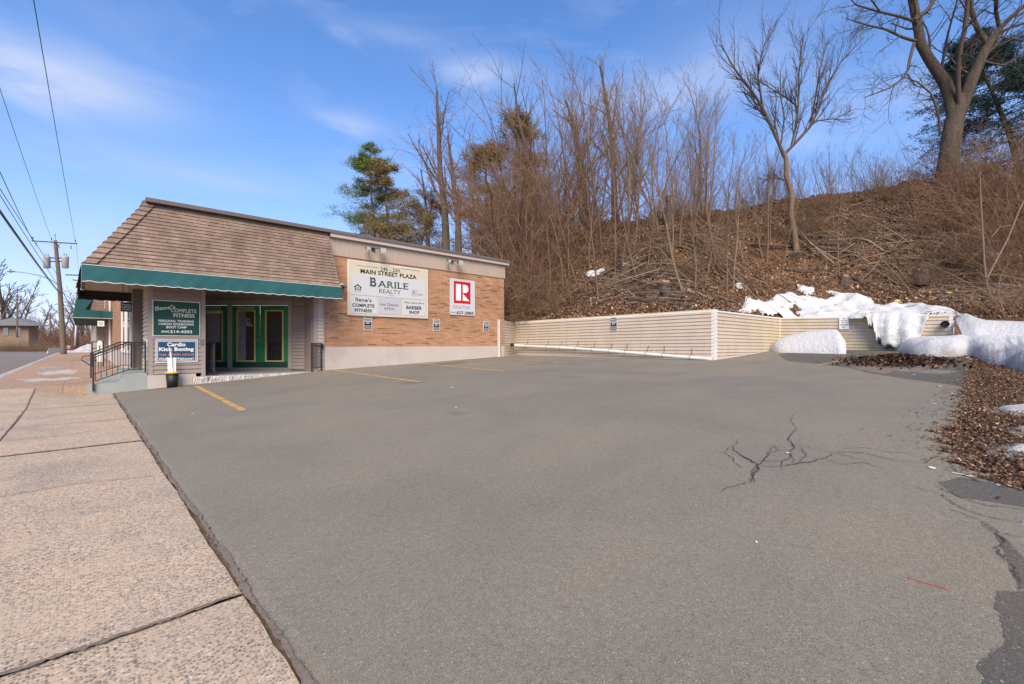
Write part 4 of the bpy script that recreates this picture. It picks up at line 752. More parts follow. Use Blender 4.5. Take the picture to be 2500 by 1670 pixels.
# fitness sign (green) and class sign (blue) at the corner
Fc = Face(14.968); r = Fc.rect(372, 488.5, 731.5, 820); S = thing('fitness_sign', 'dark green fitness sign with cream border on the corner wall', 'sign', base_at(r, 14.968))
mb = MB(); mb.box(r[0], r[1], 14.945, 14.968, r[2], r[3]); mb.build('board', M['inkgold'], S)
g_ = Face(14.945); mb = MB(); g_.box(mb, 374.3, 486.7, 733.8, 818.2, 0, .003); mb.build('face', M['sgreen'], S)
g_ = Face(14.942); mb = MB(); g_.text(mb, "Ilene's", 378, 428, 748, 758.5, .002, bold=.02, tilt=.65, serif=True); g_.text(mb, 'COMPLETE', 417, 480, 753, 762, .002, bold=.015, serif=True); g_.text(mb, 'FITNESS', 423, 475, 765, 774, .002, bold=.015, serif=True); mb.build('lettering', M['inkgold'], S)
mb = MB()
for t, a, b, c, d in (('PERSONAL TRAINING', 387, 473, 780, 785.6), ('CARDIO KICKBOXING', 387, 473, 787.6, 793.2), ('BOOT CAMP', 406, 456, 795.8, 801.3), ('(860)', 394, 413, 807, 813), ('214-4303', 415, 469, 805.8, 813)): g_.text(mb, t, a, b, c, d, .002, bold=.025)
mb.build('small_lettering', M['inkw'], S)
r = Face(14.98).rect(380, 482, 829, 886); S = thing('class_sign', 'blue class timetable sign with white border below the green fitness sign', 'sign', base_at(r, 14.98))
mb = MB(); mb.box(r[0], r[1], 14.95, 14.98, r[2], r[3]); mb.build('board', M['inkw'], S)
g_ = Face(14.95); mb = MB(); g_.box(mb, 382.3, 479.8, 831.3, 883.8, 0, .002); mb.build('face', M['sblack'], S); mb = MB(); g_.box(mb, 384.2, 478, 833.2, 882, .002, .003); mb.build('border', M['inkw'], S); mb = MB(); g_.box(mb, 385.6, 476.7, 834.6, 880.6, .003, .004); mb.build('inner_face', M['sblue'], S)
g_ = Face(14.946); mb = MB(); g_.text(mb, 'Cardio', 408, 453, 836, 846, .002, bold=.045); g_.text(mb, 'Kick Boxing', 388, 473, 848, 860, .002, bold=.045); g_.text(mb, 'Walk-ins Welcome!', 388, 473, 873, 879.7, .002, bold=.02, shear=.3); mb.build('lettering', M['inkw'], S)
mb = MB(); g_.text(mb, 'TUES. & THURS. 5:30-6:30', 388, 473, 863.5, 869, .002, bold=.03); mb.build('orange_lettering', M['inko'], S)
# words above the doors
for d, t, x0, x1 in ((d1, 'EXIT', 505, 541), (d2, 'ENTRANCE', 580, 622)):
    mb = MB(); a = D(x0, 755, .003); b = D(x1, 755, .003); z0, z1 = zat(755.5, DY), zat(749.5, DY); add_text(mb, t, lambda u, v: (a[0] + (b[0] - a[0]) * u, a[1] + (b[1] - a[1]) * u, z0 + (z1 - z0) * v)); mb.build('lettering', M['inkgold'], d)
mb = MB(); a = D(601, 790, -.018); b = D(618, 790, -.018)
for k, (t, yy_) in enumerate((('Hours', 778), ('Mon - Fri', 784), ('Sat', 789), ('Closed', 794))):
    z0, z1 = zat(yy_ + 2, DY), zat(yy_ - 1.5, DY); add_text(mb, t, lambda u, v: (a[0] + (b[0] - a[0]) * u * (.5 + .12 * k), a[1] + (b[1] - a[1]) * u * (.5 + .12 * k), z0 + (z1 - z0) * v))
mb.build('window_lettering', M['inkw'], d2)
# hanging sign under the front canopy, poster case, white sign, newspaper box
S = thing('hanging_sign', 'small black sign hanging under the front canopy above the steps', 'sign', (.95, 16.2, 2.1))
Yh = lambda yp, px: onY(px, yp)[1]
mb = MB(); g_ = Face(16.2); g_.box(mb, 294.5, 322, 737.5, 760.5, 0, .03); mb.build('board', M['sblack'], S); g_ = Face(16.17); mb = MB(); g_.text(mb, "Ilene's", 298, 319, 741, 745.5, .002, bold=.01); g_.text(mb, 'COMPLETE', 296, 321, 747.5, 751.5, .002, bold=.01); g_.text(mb, 'FITNESS', 299, 318.5, 753.5, 757, .002, bold=.01); mb.build('lettering', M['inkw'], S)
r = Face(16.185).rect(294.5, 322, 737.5, 760.5); mb = MB(); mb.tube([(r[0] + .05, 16.185, r[3]), (r[0] + .05, 16.185, 2.93)], .006, 4); mb.tube([(r[1] - .05, 16.185, r[3]), (r[1] - .05, 16.185, 2.93)], .006, 4); mb.build('hanger', M['black'], S)
S = thing('poster_case', 'narrow white framed poster case on the front siding beside the corner post', 'poster case', (1.28, 15.6, .75))
mb = MB(); mb.box(1.255, 1.281, 15.15, 15.95, .78, 1.36); mb.build('frame', M['white'], S); mb = MB(); mb.box(1.251, 1.254, 15.2, 15.9, 1.09, 1.32); mb.box(1.251, 1.254, 15.2, 15.9, .82, 1.05); mb.build('poster', M['inkgrey'], S)
mb = MB()
# floodlights
def flood(px, py, label):
    x, Y = onY(px, 14.9); z = zat(py, Y); o = thing('floodlight', label, 'floodlight', (x, 14.96, z))
    mb = MB(); mb.box(x - .05, x + .05, 14.9, 14.965, z - .05, z + .05); mb.tube([(x - .02, 14.9, z), (x - .2, 14.8, z + .02), (x - .28, 14.75, z - .06)], .016, 5); mb.tube([(x, 14.9, z), (x + .12, 14.78, z + .02)], .016, 5); mb.build('bracket', M['black'], o)
    for sx, k in ((-.33, .7), (.22, 1.15)):
        mb = MB(); c = np.array((x + sx, 14.7, z - .02)); w, h = .11 * k, .085 * k
        mb.hexa([c + (-w, -.10, -h - .05), c + (w, -.10, -h - .05), c + (w * .6, .08, -h * .5), c + (-w * .6, .08, -h * .5)], [c + (-w, -.10, h - .05), c + (w, -.10, h - .05), c + (w * .6, .08, h * .6), c + (-w * .6, .08, h * .6)]); hd = mb.build('lamp_head', M['alu'], o)
        mb = MB(); mb.hexa([c + (-w * .85, -.108, -h - .04), c + (w * .85, -.108, -h - .04), c + (w * .85, -.101, -h - .04), c + (-w * .85, -.101, -h - .04)], [c + (-w * .85, -.108, h - .06), c + (w * .85, -.108, h - .06), c + (w * .85, -.101, h - .06), c + (-w * .85, -.101, h - .06)]); mb.build('lens', M['lens'], hd)
    mb = MB(); mb.tube([(x - .12, 14.955, z - .02), (x - .16, 14.955, z - .2), (x - .1, 14.955, z - .36), (x - .05, 14.955, z - .33)], .006, 4); mb.build('cable', M['black'], o)
flood(912, 608, 'twin head floodlight on the frieze above the large plaza sign'); flood(1104, 638, 'twin head floodlight on the frieze above the agent sign')
x, Y = onY(838, 14.8); z = zat(698, Y); o = thing('security_light', 'small white security light beside the right end of the awning', 'security light', (x, 14.95, z))
mb = MB(); mb.box(x - .05, x + .05, 14.9, 15.0, z + .0, z + .1); mb.tube([(x, 14.9, z + .05), (x + .02, 14.8, z)], .014, 5); mb.build('mount', M['white'], o); mb = MB(); mb.tube([(x - .02, 14.84, z + .03), (x + .06, 14.72, z - .05)], [.03, .06], 8); mb.build('lamp_head', M['alu'], o); mb = MB(); mb.tube([(x - .06, 14.82, z), (x - .03, 14.74, z - .07)], [.03, .045], 8); mb.build('sensor', M['blackp'], o)

# planter bucket with foam boards
x, Y = onY(420.5, 14.72); b0 = np.array((x, 14.72, lz(x) + .012)); o = thing('bucket', 'black bucket with yellow rim holding white foam strips beside the blue sign', 'bucket', b0)
mb = MB(); mb.tube([b0, b0 + (0, 0, .36)], [.115, .14], 20, True); mb.build('pail', M['blackp'], o, True); mb = MB(); mb.tube([b0 + (0, 0, .36), b0 + (0, 0, .365), b0 + (0, 0, .40), b0 + (0, 0, .405)], [.145, .165, .165, .14], 20, True); mb.build('rim', M['ycap'], o, True)
for dx, dy, w, h, t in ((-.055, .0, .035, .46, -.02), (.0, -.02, .02, .62, -.04), (.045, .01, .035, .46, .01)):
    mb = MB(); c = b0 + (dx, dy, .33); mb.hexa([c + (-w, -.012, 0), c + (w, -.012, 0), c + (w, .012, 0), c + (-w, .012, 0)], [c + (-w + t, -.012, h), c + (w * .7 + t, -.012, h - .02), c + (w * .7 + t, .012, h - .02), c + (-w + t, .012, h)]); mb.build('foam_strip', M['foam'], o)

# ------------------------------------------------------------------ retaining walls
def rwall(name, label, a, b, n, z0a, z1a, z0b, z1b, posts, cap=None, thick=.22):
    a = np.array(a, float); b = np.array(b, float); n = np.array(n, float); o = thing(name, label, 'retaining wall', (a[0], a[1], z0a))
    mb = MB(); mb.slab(a - n * .001, b - n * .001, -n * thick, z0a - .4, z1a - .012, z0b - .4, z1b - .012); siding(mb, a, b, n, z0a - .12, z1a, z0b - .12, z1b, .122, .016); mb.build('siding', M['wsid'], o)
    d = (b - a) / np.linalg.norm(b - a)
    mb = MB(); mb.slab(a + n * .02, b + n * .02, -n * .06, z1a - .035, z1a + .012, z1b - .035, z1b + .012); mb.build('top_trim', M['white'], o)
    mb = MB(); mb.slab(a + n * .022, b + n * .022, -n * .02, z0a - .01, z0a + .03, z0b - .01, z0b + .03); mb.build('bottom_trim', M['white'], o)
    for t, w in posts:
        mb = MB(); c = a + (b - a) * t; c = np.clip(c, np.minimum(a, b), np.maximum(a, b)); z1 = z1a + (z1b - z1a) * t; z0 = z0a + (z0b - z0a) * t; s_ = d * w / 2; mb.slab(c - s_ + n * .026, c + s_ + n * .026, -n * .05, z0 - .1, z1 + .02); mb.build('corner_trim', M['white'], o)
    if cap:
        mb = MB(); mb.slab(a - n * .02, b - n * .02, -n * (thick + .02), z1a + .013, z1a + .055, z1b + .013, z1b + .055); mb.build('timber_cap', M['cap'], o)
    return o
def wall_siding_mat():
    m, nt, b = nodes_of('stained_vinyl_siding'); v = pos_vec(nt); c = ramp(nt, noise(nt, v, 1.1, 4), [(.3, (.50, .405, .315)), (.7, (.57, .465, .365))]); c = mixc(nt, ramp(nt, noise(nt, pos_vec(nt, 'xyz', (2, 2, .3)), 2.2, 6, .7), [(.5, g3(0)), (.75, g3(.35))]), c, (.34, .27, .20))
    g = nt.nodes.new('ShaderNodeNewGeometry'); s = nt.nodes.new('ShaderNodeSeparateXYZ'); nt.links.new(g.outputs['Position'], s.inputs[0])
    fx = ramp(nt, mth(nt, 'MULTIPLY', s.outputs[0], .04), [(.68, g3(0)), (.80, g3(1))]); al = ramp(nt, noise(nt, pos_vec(nt, 'xyz', (1, 1, .5)), 1.5, 6, .7), [(.44, g3(0)), (.62, g3(.55))])
    c = mixc(nt, mth(nt, 'MULTIPLY', fx, al), c, (.40, .34, .08)); nt.links.new(c, b.inputs['Base Color']); b.inputs['Roughness'].default_value = .5; return m
M['wsid'] = wall_siding_mat()
A0 = onY(1219, 14.9)[0]; yC = onX(1745, 15.3)[0]; y3 = onX(1904, 21.0)[0]; yE = onX(2327, 21.0)[0]; yR = onX(1256, 15.3)[0]
rwall('retaining_wall', 'short return of the retaining wall butting against the brick building', (A0, 14.9), (15.3, yR), (.3, -.954), lz(A0), 2.28, lz(15.3), 2.26, [(0, .06), (1, .06)])
rwall('retaining_wall', 'long beige sided retaining wall carrying the white drain pipe', (15.3, yR), (15.3, yC), (-1, 0), .68, 2.26, .68, 2.34, [(0, .05), (.995, .12)], cap=True)
mb = MB()
rwall('retaining_wall', 'retaining wall section running uphill from the white corner post, stained green at its far end', (15.3, yC), (21.0, y3), (.02, -1), .68, 2.34, 1.0, 2.30, [(.012, .12), (.99, .05)])
W3 = rwall('retaining_wall', 'rear retaining wall half buried behind snow piles', (21.0, y3), (21.0, yE), (-1, 0), 1.0, 2.30, 1.0, 2.2, [(0, .05), (.99, .10)])
# drain pipe
o = thing('drain_pipe', 'long white plastic drain pipe strapped low along the retaining wall', 'pipe', (15.1, yR, 1.1))
px_ = [1278, 1328, 1404, 1486, 1571, 1682, 1738]; py_ = [845, 847, 851, 857, 864, 873, 877]
pp = [(14.2, 15.22, zat(841, onX(1250, 14.5)[1])), (14.95, yR - .25, 1.17)] + [(15.12, onX(a, 15.12)[0], zat(b, onX(a, 15.12)[1])) for a, b in zip(px_, py_)]
pp[0] = (14.3, 14.98, 1.2); mb = MB(); mb.tube(resample(pp, 60), .062, 12); mb.build('pipe', M['pvc'], o, True)
mb = MB(); mb.tube([np.array(pp[0]) + (-.06, .0, 0), np.array(pp[0]) + (.06, 0.02, 0)], .075, 10); mb.build('coupling', M['blackp'], o, True)
pr = np.array(pp)
for cx in (1283, 1334, 1367, 1405, 1446, 1487, 1526, 1576, 1618, 1685):
    y, Yc = onX(cx, 15.12); z = float(np.interp(-y, -pr[2:, 1], pr[2:, 2])); mb = MB(); t = np.linspace(0, 2 * math.pi, 14); mb.tube(np.stack([15.12 + .07 * np.sin(t), 0 * t + y, z + .07 * np.cos(t)], -1), .007, 4); s_ = rnd.uniform(-.05, .05)
    mb.tube([(15.18, y, z + .06), (15.25, y + s_ * .4, z + .16), (15.26, y + s_, z + rnd.uniform(.3, .36))], .008, 4); mb.build('hanger_strap', M['blackp'], o)
# white notice sign on the rear wall
y_a, Ya = onX(2049, 20.93); y_b, Yb = onX(2073, 20.93); S = thing('notice_sign', 'white parking notice on the rear retaining wall above the snow pile', 'parking sign', (20.95, y_a, 1.6)); z1 = zat(775, Ya); z0 = zat(804, Ya)
mb = MB(); mb.box(20.925, 20.945, y_b, y_a, z0, z1); mb.build('plate', M['inkw'], S); mb = MB()
for t, v0, v1, u0, u1 in (('FITNESS', .84, .92, .3, .7), ('PATRONS &', .68, .77, .15, .8), ('REALTY', .52, .61, .2, .8), ('PARKING', .30, .42, .08, .9), ('ONLY', .10, .22, .25, .7)): add_text(mb, t, lambda u, v: (20.922, y_a + (y_b - y_a) * (u0 + (u1 - u0) * u), z0 + (z1 - z0) * (v0 + (v1 - v0) * v)), bold=.02)
mb.build('lettering', M['ink'], S)
y_, Y_ = onX(2306, 20.9); z_ = zat(792, Y_); S = thing('drain_outlet', 'black corrugated drain outlet poking from the rear wall by its white end trim', 'pipe', (20.98, y_, z_))
mb = MB(); n = 14; mb.tube(np.stack([np.linspace(21.0, 20.6, n), np.full(n, y_) + np.linspace(0, -.03, n), np.full(n, z_)], -1), .10 + .008 * (np.arange(n) % 2), 14, False); mb.tube([(20.7, y_, z_), (20.71, y_, z_)], .095, 14, True); mb.build('pipe_end', M['blackp'], S)
# ------------------------------------------------------------------ snow
def vnoise(x, y, s, seed=0):
    r_ = np.random.default_rng(seed); t = np.zeros_like(x)
    for k in range(4):
        a = r_.uniform(0, 6.28); f = s * 1.75 ** k * .6; t += np.sin((x * math.cos(a) + y * math.sin(a)) * f + r_.uniform(0, 6.28)) / 1.35 ** k
        a = r_.uniform(0, 6.28); t += np.sin((x * math.cos(a) + y * math.sin(a)) * f * 1.2 + r_.uniform(0, 6.28)) / 1.35 ** k
    return t / 4
def snow_patch(pts, label, thick=.10, rag=.5, holes=(), step=.07, seed=0, zf=None, dirty=False, cut=.25):
    Pg = np.array([p[:2] for p in pts]); lo, hi = Pg.min(0) - .4, Pg.max(0) + .4; xs = np.arange(lo[0], hi[0], step); ys = np.arange(lo[1], hi[1], step); xx, yy = np.meshgrid(xs, ys, indexing='ij')
    n = len(Pg); ins = np.zeros(xx.shape, bool); dist = np.full(xx.shape, 9e9)
    for i in range(n):
        a, b = Pg[i], Pg[(i + 1) % n]; c = ((a[1] > yy) != (b[1] > yy)) & (xx < (b[0] - a[0]) * (yy - a[1]) / (b[1] - a[1] + 1e-12) + a[0]); ins ^= c
        d = b - a; t = np.clip(((xx - a[0]) * d[0] + (yy - a[1]) * d[1]) / (d @ d + 1e-9), 0, 1); dist = np.minimum(dist, np.hypot(xx - a[0] - t * d[0], yy - a[1] - t * d[1]))
    sd = np.where(ins, dist, -dist) + rag * vnoise(xx, yy, 2.2, seed) * .5
    for hx, hy, hr in holes: sd = np.minimum(sd, np.hypot(xx - hx, (yy - hy)) - hr + .35 * vnoise(xx, yy, 5, seed + 3))
    f = zf or (lambda a, b: hz(a, b)); z = f(xx.ravel(), yy.ravel()).reshape(xx.shape); h = thick * np.clip(sd / cut, -.6, 1) ** 1 + .02 * vnoise(xx, yy, 6, seed + 1) * np.clip(sd / .2, 0, 1)
    V = np.stack([xx, yy, z + h], -1); keep = (sd[:-1, :-1] > -.12) & (sd[1:, 1:] > -.12) & (sd[1:, :-1] > -.12) & (sd[:-1, 1:] > -.12)
    if zf is None: keep &= in_hill(xx[:-1, :-1], yy[:-1, :-1], .0)
    m_ = len(ys); i, j = np.nonzero(keep); q = np.stack([i * m_ + j, (i + 1) * m_ + j, (i + 1) * m_ + j + 1, i * m_ + j + 1], -1); mb = MB(); mb.arr(V.reshape(-1, 3), q)
    return tag(mb.build('snow_patch', M['snow_d' if dirty else 'snow'], smooth=True), label, kind='structure')
H = lambda px, py: hit(px, py)[0]
main = [H(*p) for p in [(1816, 744), (1843, 733), (1891, 723), (1948, 710), (1949, 699), (1990, 704), (2041, 712), (2102, 721), (2129, 736), (2153, 747), (2204, 743), (2245, 744), (2279, 755), (2330, 762), (2381, 777), (2419, 791), (2456, 790), (2510, 792)]]
main += [np.array((19.4, -3.5, 0)), np.array((19.2, -.6, 0)), np.array((19.8, .5, 0)), np.array((21.3, .75, 0)), np.array((21.2, 5.7, 0)), np.array((19.0, 6.35, 0)), np.array((17.2, 6.4, 0))]
hs = [H(1952, 722), H(2000, 718), H(1902, 742), H(2190, 740), H(1945, 756), H(1990, 762), H(2040, 752)]
snow_patch(main, 'melting snow sheet above the rear retaining wall', .20, .16, [(h[0], h[1], r_) for h, r_ in zip(hs, (.16, .34, .12, .42, .16, .1, .0))], seed=2)
for cs, s_ in (([(2368, 622), (2440, 618), (2500, 622), (2500, 632), (2440, 634), (2385, 630)], 5), ([(2420, 690), (2500, 692), (2500, 706), (2440, 702)], 6), ([(1425, 668), (1475, 654), (1480, 662), (1435, 678)], 7), ([(1795, 695), (1815, 697), (1812, 704), (1798, 703)], 8), ([(2040, 596), (2060, 596), (2058, 602), (2042, 602)], 9)):
    snow_patch([H(*c) for c in cs], 'small leftover snow patch on the hillside', .10, .15, step=.06, seed=s_, cut=.12)
for cs, s_ in (([(2432, 998), (2500, 990), (2560, 1005), (2500, 1010), (2450, 1006)], 11), ([(2465, 1048), (2500, 1044), (2560, 1052), (2500, 1058)], 12), ([(2440, 1098), (2500, 1085), (2560, 1100), (2520, 1112), (2470, 1112)], 13), ([(2475, 1275), (2540, 1270), (2560, 1300), (2500, 1296)], 14)):
    snow_patch([hitlot(*c) for c in cs], 'thin snow remnant on the leafy verge', .035, .06, step=.02, seed=s_, zf=lambda a, b: lzv(a) + .01, dirty=True, cut=.05)
def pile(cols, name, label, m_='snow_d', back=.9, seed=0, amp=.06, xmax=20.9):
    r_ = np.random.default_rng(seed); cols = np.array(cols, float); n = int((cols[-1, 0] - cols[0, 0]) / 2.2); pxs = np.linspace(cols[0, 0], cols[-1, 0], n); rows = []
    fy = np.interp(pxs, cols[:, 0], cols[:, 1]); ty = np.interp(pxs, cols[:, 0], cols[:, 2]); dp = np.interp(pxs, cols[:, 0], cols[:, 3])
    kr = np.exp(-np.linspace(-2, 2, 21) ** 2); kr /= kr.sum(); sm = lambda q: np.convolve(np.pad(q, 10, 'edge'), kr, 'valid'); ty, fy, dp = sm(ty), sm(fy), sm(dp)
    for i in range(n):
        f = hitlot(pxs[i], fy[i]); Yf = f[0] * SN + f[1] * CS; Yt = Yf + dp[i]; t_ = P(pxs[i], ty[i], Yt)
        t_[2] = max(t_[2], f[2] + .04); k = []; w = math.sin(math.pi * i / (n - 1)) ** .3
        for s_ in np.linspace(0, 1, 26):
            a = s_ / .62
            if s_ <= .62: xy = f[:2] + (t_[:2] - f[:2]) * (.25 * a + .75 * (1 - math.cos(a * math.pi / 2))); z = f[2] - .05 + (t_[2] - f[2] + .05) * math.sin(a * math.pi / 2) ** 1.15
            else: b = (s_ - .62) / .38; xy = t_[:2] + (t_[:2] - f[:2]) / (np.linalg.norm(t_[:2] - f[:2]) + 1e-6) * back * b; z = t_[2] - (t_[2] - f[2] + .1) * b ** 2 * .9
            k.append((min(xy[0], xmax), xy[1], z))
        rows.append(k)
    V = np.array(rows); nz = vnoise(V[..., 0] + V[..., 2] * .5, V[..., 1] - V[..., 2] * .5, 2.6, seed) * amp + vnoise(V[..., 0] + V[..., 2], V[..., 1], 6, seed + 1) * amp * .3
    e = np.minimum(1, np.linspace(0, 6, 26))[None]; V[..., 2] += nz * e; V[..., 0] -= np.abs(nz) * e * .8
    mb = MB(); mb.grid(V[::-1]); o = mb.build(name, M[m_], smooth=True); rf = np.random.default_rng(seed + 50); k = 700 if n > 100 else 160; i_ = rf.integers(1, n - 2, k); j_ = (2 + 20 * rf.uniform(0, 1, k) ** 1.5).astype(int); c = V[i_, j_] + (V[i_ + 1, j_] - V[i_, j_]) * rf.uniform(0, 1, (k, 1)); s_ = rf.uniform(.008, .028, k); d = rf.normal(0, 1, (k, 3)); d[:, 2] *= .4; e_ = rf.normal(0, 1, (k, 3)); e_[:, 2] *= .4; Q = np.stack([c - d * s_[:, None] * .6, c + e_ * s_[:, None] * .5, c + d * s_[:, None] * .6], 1) + (0, 0, .012); mf = MB(); mf.arr(Q.reshape(-1, 3), None, np.arange(3 * k).reshape(-1, 3)); f_ = mf.build('grit', M['wet'], o); f_['kind'] = 'stuff'
    return tag(o, label, 'snow pile', kind='thing')
pile([(1876, 856, 850, .3), (1890, 861, 832, .9), (1915, 862, 822, 1.1), (1960, 863, 812, 1.2), (2000, 864, 808, 1.2), (2040, 865, 807, 1.1), (2056, 866, 812, 1.0), (2066, 865, 845, .7)], 'snow_pile', 'rounded snow pile against the rear wall below the parking notice', 'snow', seed=4)
pile([(2128, 842, 836, .8), (2150, 850, 822, 1.6), (2190, 858, 819, 1.8), (2230, 868, 822, 1.6), (2270, 872, 816, 1.7), (2330, 873, 815, 1.7), (2366, 871, 811, 2.2), (2400, 883, 815, 3.4), (2450, 897, 820, 4.6), (2510, 913, 822, 5.4), (2600, 930, 822, 6), (2700, 945, 822, 6.5)], 'snow_pile', 'long dirty ploughed snow bank spilling onto the leafy verge at the right', back=1.6, seed=9, amp=.10, xmax=24)
# snow spilling over the rear wall
cols = np.linspace(2070, 2268, 90); rows = []
for i, c in enumerate(cols):
    w = math.sin(math.pi * i / 89); y, Y = onX(c, 20.9); zt = 2.25; sg = lambda q: 1 / (1 + math.exp(-q)); dz = .05 + 1.12 * sg((c - 2138 + 7 * math.sin(i * .8) + 4 * math.sin(i * 2.1)) / 6) * sg((2252 - c) / 6) + .05 * math.sin(i * .5) * w; k = []
    for s_ in np.linspace(0, 1, 22):
        a = s_ * math.pi * .5; bul = .1 + .4 * min(1, w * 1.5) + .05 * math.sin(i * .31); x = 21.5 - (21.5 - 21.02 + bul) * math.sin(a * 1.0) ** .8; z = zt + .16 * w * math.cos(a) - dz * (1 - math.cos(a)) ** 1.2
        k.append((x if s_ < 1 else 20.97, y, z))
    rows.append(k)
V = np.array(rows); nz = vnoise(V[..., 0] * 1.5 + V[..., 2] * 1.3, V[..., 1] + V[..., 2], 5, 5) * .10; V[:, 1:-1, 0] -= np.abs(nz[:, 1:-1]); V[:, 1:-1, 2] += nz[:, 1:-1] * .5
mb = MB(); mb.grid(V); tag(mb.build('snow_pile', M['snow_d'], smooth=True), 'snow slumping over the top of the rear retaining wall', 'snow pile')

# ------------------------------------------------------------------ leaf litter and sticks
def litter(n, sampler, zf, size, name, label, m_, seed=0, lift=.015, tilt=.5):
    r_ = np.random.default_rng(seed); x, y = sampler(r_, n); z = zf(x, y) + lift * r_.uniform(.2, 1.6, n); s_ = r_.uniform(size[0], size[1], n); a = r_.uniform(0, 6.28, n)
    u = np.stack([np.cos(a), np.sin(a), r_.normal(0, tilt, n)], -1) * s_[:, None]; v = np.stack([-np.sin(a), np.cos(a), r_.normal(0, tilt, n)], -1) * (s_ * r_.uniform(.4, .8, n))[:, None]; c = np.stack([x, y, z], -1)
    up = np.zeros_like(c); up[:, 2] = s_ * r_.uniform(0, .5, n); V = np.stack([c - u, c - v * 1.0 + up * .3, c + u + up, c + v], 1).reshape(-1, 3); mb = MB(); mb.arr(V, np.arange(4 * n).reshape(-1, 4)); return tag(mb.build(name, m_), label, kind='stuff')
def sampler_hill(r_, n):
    X = []; 
    while sum(len(a[0]) for a in X) < n:
        px = r_.uniform(1100, 2700, n); Y = r_.uniform(12, 34, n) ** 1.0; Xc = (px - 1250) / F * Y; x = CS * Xc + SN * Y; y = -SN * Xc + CS * Y; k = in_hill(x, y, .05) & (x > 14) & (x < 36) & ~((x < 21.2) & (y < 6.2) & (x > 19) & (y > -3)); X.append((x[k], y[k]))
    return np.concatenate([a[0] for a in X])[:n], np.concatenate([a[1] for a in X])[:n]
litter(100000, sampler_hill, hz, (.025, .065), 'leaf_litter', 'brown dead leaves covering the hillside', M['leaf'], 1, .03, .7)
def sampler_verge(r_, n):
    u = r_.uniform(0, 1, n) ** 1.6; x = 2.2 + u * 17.5; edge = np.interp(x, EDX, EDY) - .02; y = edge - r_.exponential(1.0, n) * (.4 + .12 * x) * .9; k = x > 3.4; return np.where(k, x, x + 2), np.where(k, y, y - 1)
litter(80000, sampler_verge, lambda x, y: lzv(x) + .0, (.006, .017), 'leaf_litter', 'reddish fallen leaves on the verge beside the lot', M['leaf_n'], 3, .018, .45)
def sampler_v2(r_, n): x, y = sampler_verge(r_, n); return x, np.minimum(y + .03, .6)
litter(700, lambda r_, n: (lambda x: (x, np.interp(x, EDX, EDY) + r_.exponential(.10, n)))(3.6 + r_.uniform(0, 1, n) ** 1.5 * 16), lambda x, y: lzv(x) + .02, (.008, .022), 'leaf_litter', 'scattered leaf crumbs along the asphalt edge', M['leaf_n'], 4, .004, .2)
dc = hitlot(2190, 888)
heap = lambda x, y: lzv(x) + .02 + .16 * np.exp(-((x - dc[0]) / .8) ** 2 - ((y - dc[1]) / .55) ** 2)
sheet([(2050, 846), (2120, 842), (2200, 858), (2280, 876), (2300, 890), (2250, 908), (2150, 914), (2085, 900), (2060, 872)], .0148, M['wet'] if False else M['joint'], 'mud_patch', 'dark muddy patch under the leaf heap', .03, .05, seed=7)
litter(6500, lambda r_, n: (dc[0] + r_.normal(0, .85, n) + .1, dc[1] + r_.normal(0, .5, n)), heap, (.012, .05), 'leaf_litter', 'heap of dark wet leaves on the asphalt before the snow bank', M['wet'], 5, .05, .5)
def sticks(n, sampler, zf, L, rad, name, label, seed=0, slope_dir=None, m_=None, lift=.03, steep=.12):
    r_ = np.random.default_rng(seed); x, y = sampler(r_, n); a = r_.normal(math.pi * .62, .75, n); ln = r_.uniform(L[0], L[1], n) ** 1.0; N = 5; t = np.linspace(-.5, .5, N)
    px = x[:, None] + np.cos(a)[:, None] * ln[:, None] * t; py = y[:, None] + np.sin(a)[:, None] * ln[:, None] * t; cur = r_.normal(0, .12, n)[:, None] * ln[:, None] * (t ** 2 * 4 - .5); px += cur * -np.sin(a)[:, None]; py += cur * np.cos(a)[:, None]
    kk = in_hill(px[:, 0], py[:, 0], .1) & in_hill(px[:, -1], py[:, -1], .1) & in_hill(px[:, 2], py[:, 2], .1); px, py, ln, a = px[kk], py[kk], ln[kk], a[kk]; n = len(px)
    z = zf(px.ravel(), py.ravel()).reshape(px.shape); zl = z[:, :1] + (z[:, -1:] - z[:, :1]) * (t + .5); z = np.maximum(z, zl) + lift + r_.normal(0, steep, n)[:, None] * ln[:, None] * (t + .5) ** 1 * (r_.uniform(0, 1, n) > .4)[:, None]
    rr = r_.uniform(rad[0], rad[1], n)[:, None] * np.linspace(1, .45, N); mb = MB(); mb.tubes(np.stack([px, py, z], -1), rr, 3); return tag(mb.build(name, m_ or M['stick'], smooth=True), label, kind='stuff')
def okh(x, y): return ~((x > 20.9) & (x < 24.0) & (y < 5.8) & (y > -3.5))
def samp_st(r_, n):
    x, y = sampler_hill(r_, n * 2); k = okh(x, y); return x[k][:n], y[k][:n]
sticks(2600, lambda r_, n: samp_st(r_, n) , hz, (.35, 1.5), (.007, .018), 'fallen_twigs', 'tangle of dead twigs lying over the hillside', 1)
def samp_dense(r_, n):
    cx = np.array([H(2100, 570)[:2], H(2150, 600)[:2], H(1980, 580)[:2], H(1600, 700)[:2], H(1700, 600)[:2], H(2330, 640)[:2], H(1520, 690)[:2], H(2430, 740)[:2]]); k = r_.integers(0, len(cx), n); return cx[k, 0] + r_.normal(0, 1.0, n), cx[k, 1] + r_.normal(0, 1.4, n)
sticks(650, samp_dense, hz, (.6, 2.6), (.010, .032), 'brush_pile', 'heaped dead branches lying across the slope', 2, lift=.10, steep=.2)
